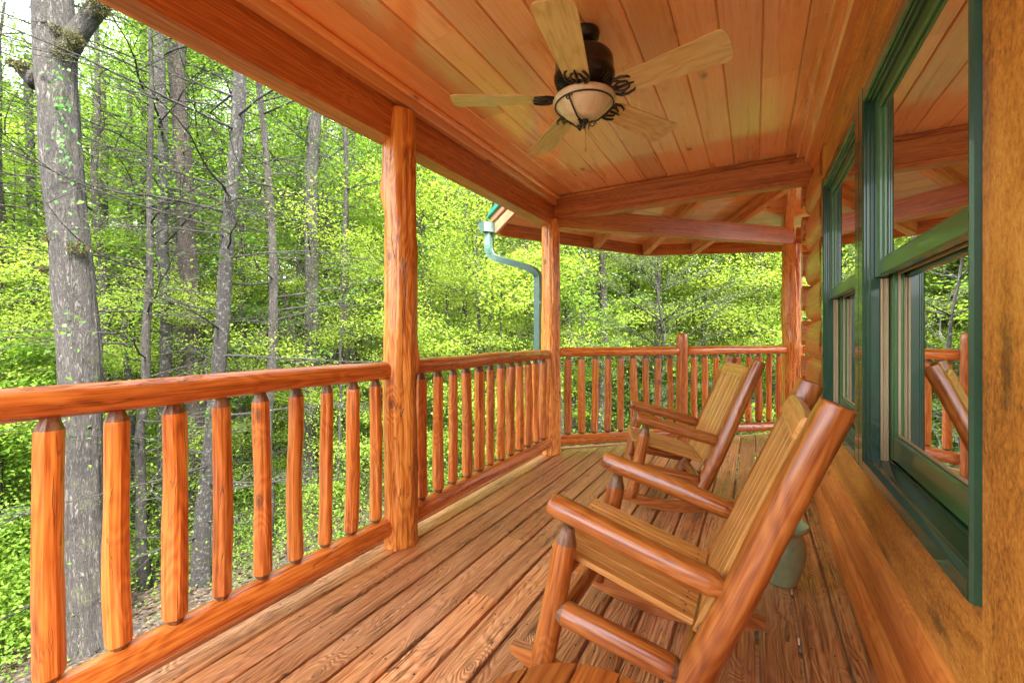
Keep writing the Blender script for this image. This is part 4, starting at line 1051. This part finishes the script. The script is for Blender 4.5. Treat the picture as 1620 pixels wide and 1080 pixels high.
tag(o_, 'low bright green leafy undergrowth on the forest floor', 'undergrowth', kind='stuff')
# fallen leaves
P = []; rs_ = np.random.RandomState(19); n = 42000
dd = np.sqrt(rs_.uniform(5.5**2, 24**2, n)); az = np.radians(rs_.uniform(-95, 16, n)); xx, yy = dd*np.sin(az), dd*np.cos(az)
zz = np.array([gz(a, b_)+.015 for a, b_ in zip(xx, yy)])
M['litter'] = leaf_mat('dry_leaf', (.016, .010, .006), (.045, .028, .017), (.09, .062, .038), .1)
me = leaf_mesh('fallen_leaves', np.stack([xx, yy, zz], 1), .10, M['litter'], seed=18, droop=0., tilt=.35); o_ = bpy.data.objects.new('fallen_leaves', me); COL.objects.link(o_)
tag(o_, 'dry brown fallen leaves on the forest floor', 'leaf litter', kind='stuff')
# far woods reading as one mass
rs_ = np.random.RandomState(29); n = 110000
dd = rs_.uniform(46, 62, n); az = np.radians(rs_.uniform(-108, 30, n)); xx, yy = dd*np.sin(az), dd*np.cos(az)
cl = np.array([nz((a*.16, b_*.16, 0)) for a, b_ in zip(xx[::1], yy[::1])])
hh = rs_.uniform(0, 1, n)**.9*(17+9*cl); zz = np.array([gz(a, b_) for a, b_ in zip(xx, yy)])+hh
me = leaf_mesh('far_woods', np.stack([xx, yy, zz], 1), .55, M['leafhaze'], seed=30, tilt=.8); o_ = bpy.data.objects.new('far_woods', me); COL.objects.link(o_)
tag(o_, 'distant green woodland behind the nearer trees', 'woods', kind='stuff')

# ------------------------------------------------------------------ light, sky, camera
SUN_EL, SUN_AZ = R(50), R(128)
w = bpy.data.worlds.new('World'); sc.world = w; w.use_nodes = True; nt = w.node_tree
sky = nt.nodes.new('ShaderNodeTexSky'); sky.sky_type = 'NISHITA'; sky.sun_disc = False; sky.sun_elevation = SUN_EL; sky.sun_rotation = SUN_AZ
sky.air_density = 1.0; sky.dust_density = 5.0; sky.ozone_density = 1.0
bg = nt.nodes['Background']; hs_ = nt.nodes.new('ShaderNodeHueSaturation'); hs_.inputs['Saturation'].default_value = .35; nt.links.new(sky.outputs[0], hs_.inputs['Color']); nt.links.new(hs_.outputs[0], bg.inputs[0]); bg.inputs[1].default_value = .15
sl_ = bpy.data.lights.new('sun', 'SUN'); sl_.energy = 2.3; sl_.angle = R(10); sl_.color = (1, .95, .86)
so = bpy.data.objects.new('sun', sl_); COL.objects.link(so)
sd_ = Vector((math.sin(SUN_AZ)*math.cos(SUN_EL), math.cos(SUN_AZ)*math.cos(SUN_EL), math.sin(SUN_EL)))
so.rotation_euler = sd_.to_track_quat('Z', 'Y').to_euler()
cam = bpy.data.cameras.new('camera'); cam.sensor_width = 36; cam.lens = 15.0; cam.shift_y = -10/1620; cam.clip_start = .05; cam.clip_end = 500
co = bpy.data.objects.new('camera', cam); COL.objects.link(co); co.location = (0, 0, H); co.rotation_euler = (R(90), 0, YAW); sc.camera = co
vs_ = sc.view_settings; vs_.view_transform = 'Standard'; vs_.look = 'None'; vs_.exposure = 3.45; vs_.gamma = 1
sc.render.film_transparent = False
cy = sc.cycles; cy.use_denoising = True; cy.max_bounces = 10; cy.diffuse_bounces = 6; cy.glossy_bounces = 4; cy.transparent_max_bounces = 12; cy.transmission_bounces = 6
cy.sample_clamp_indirect = 8
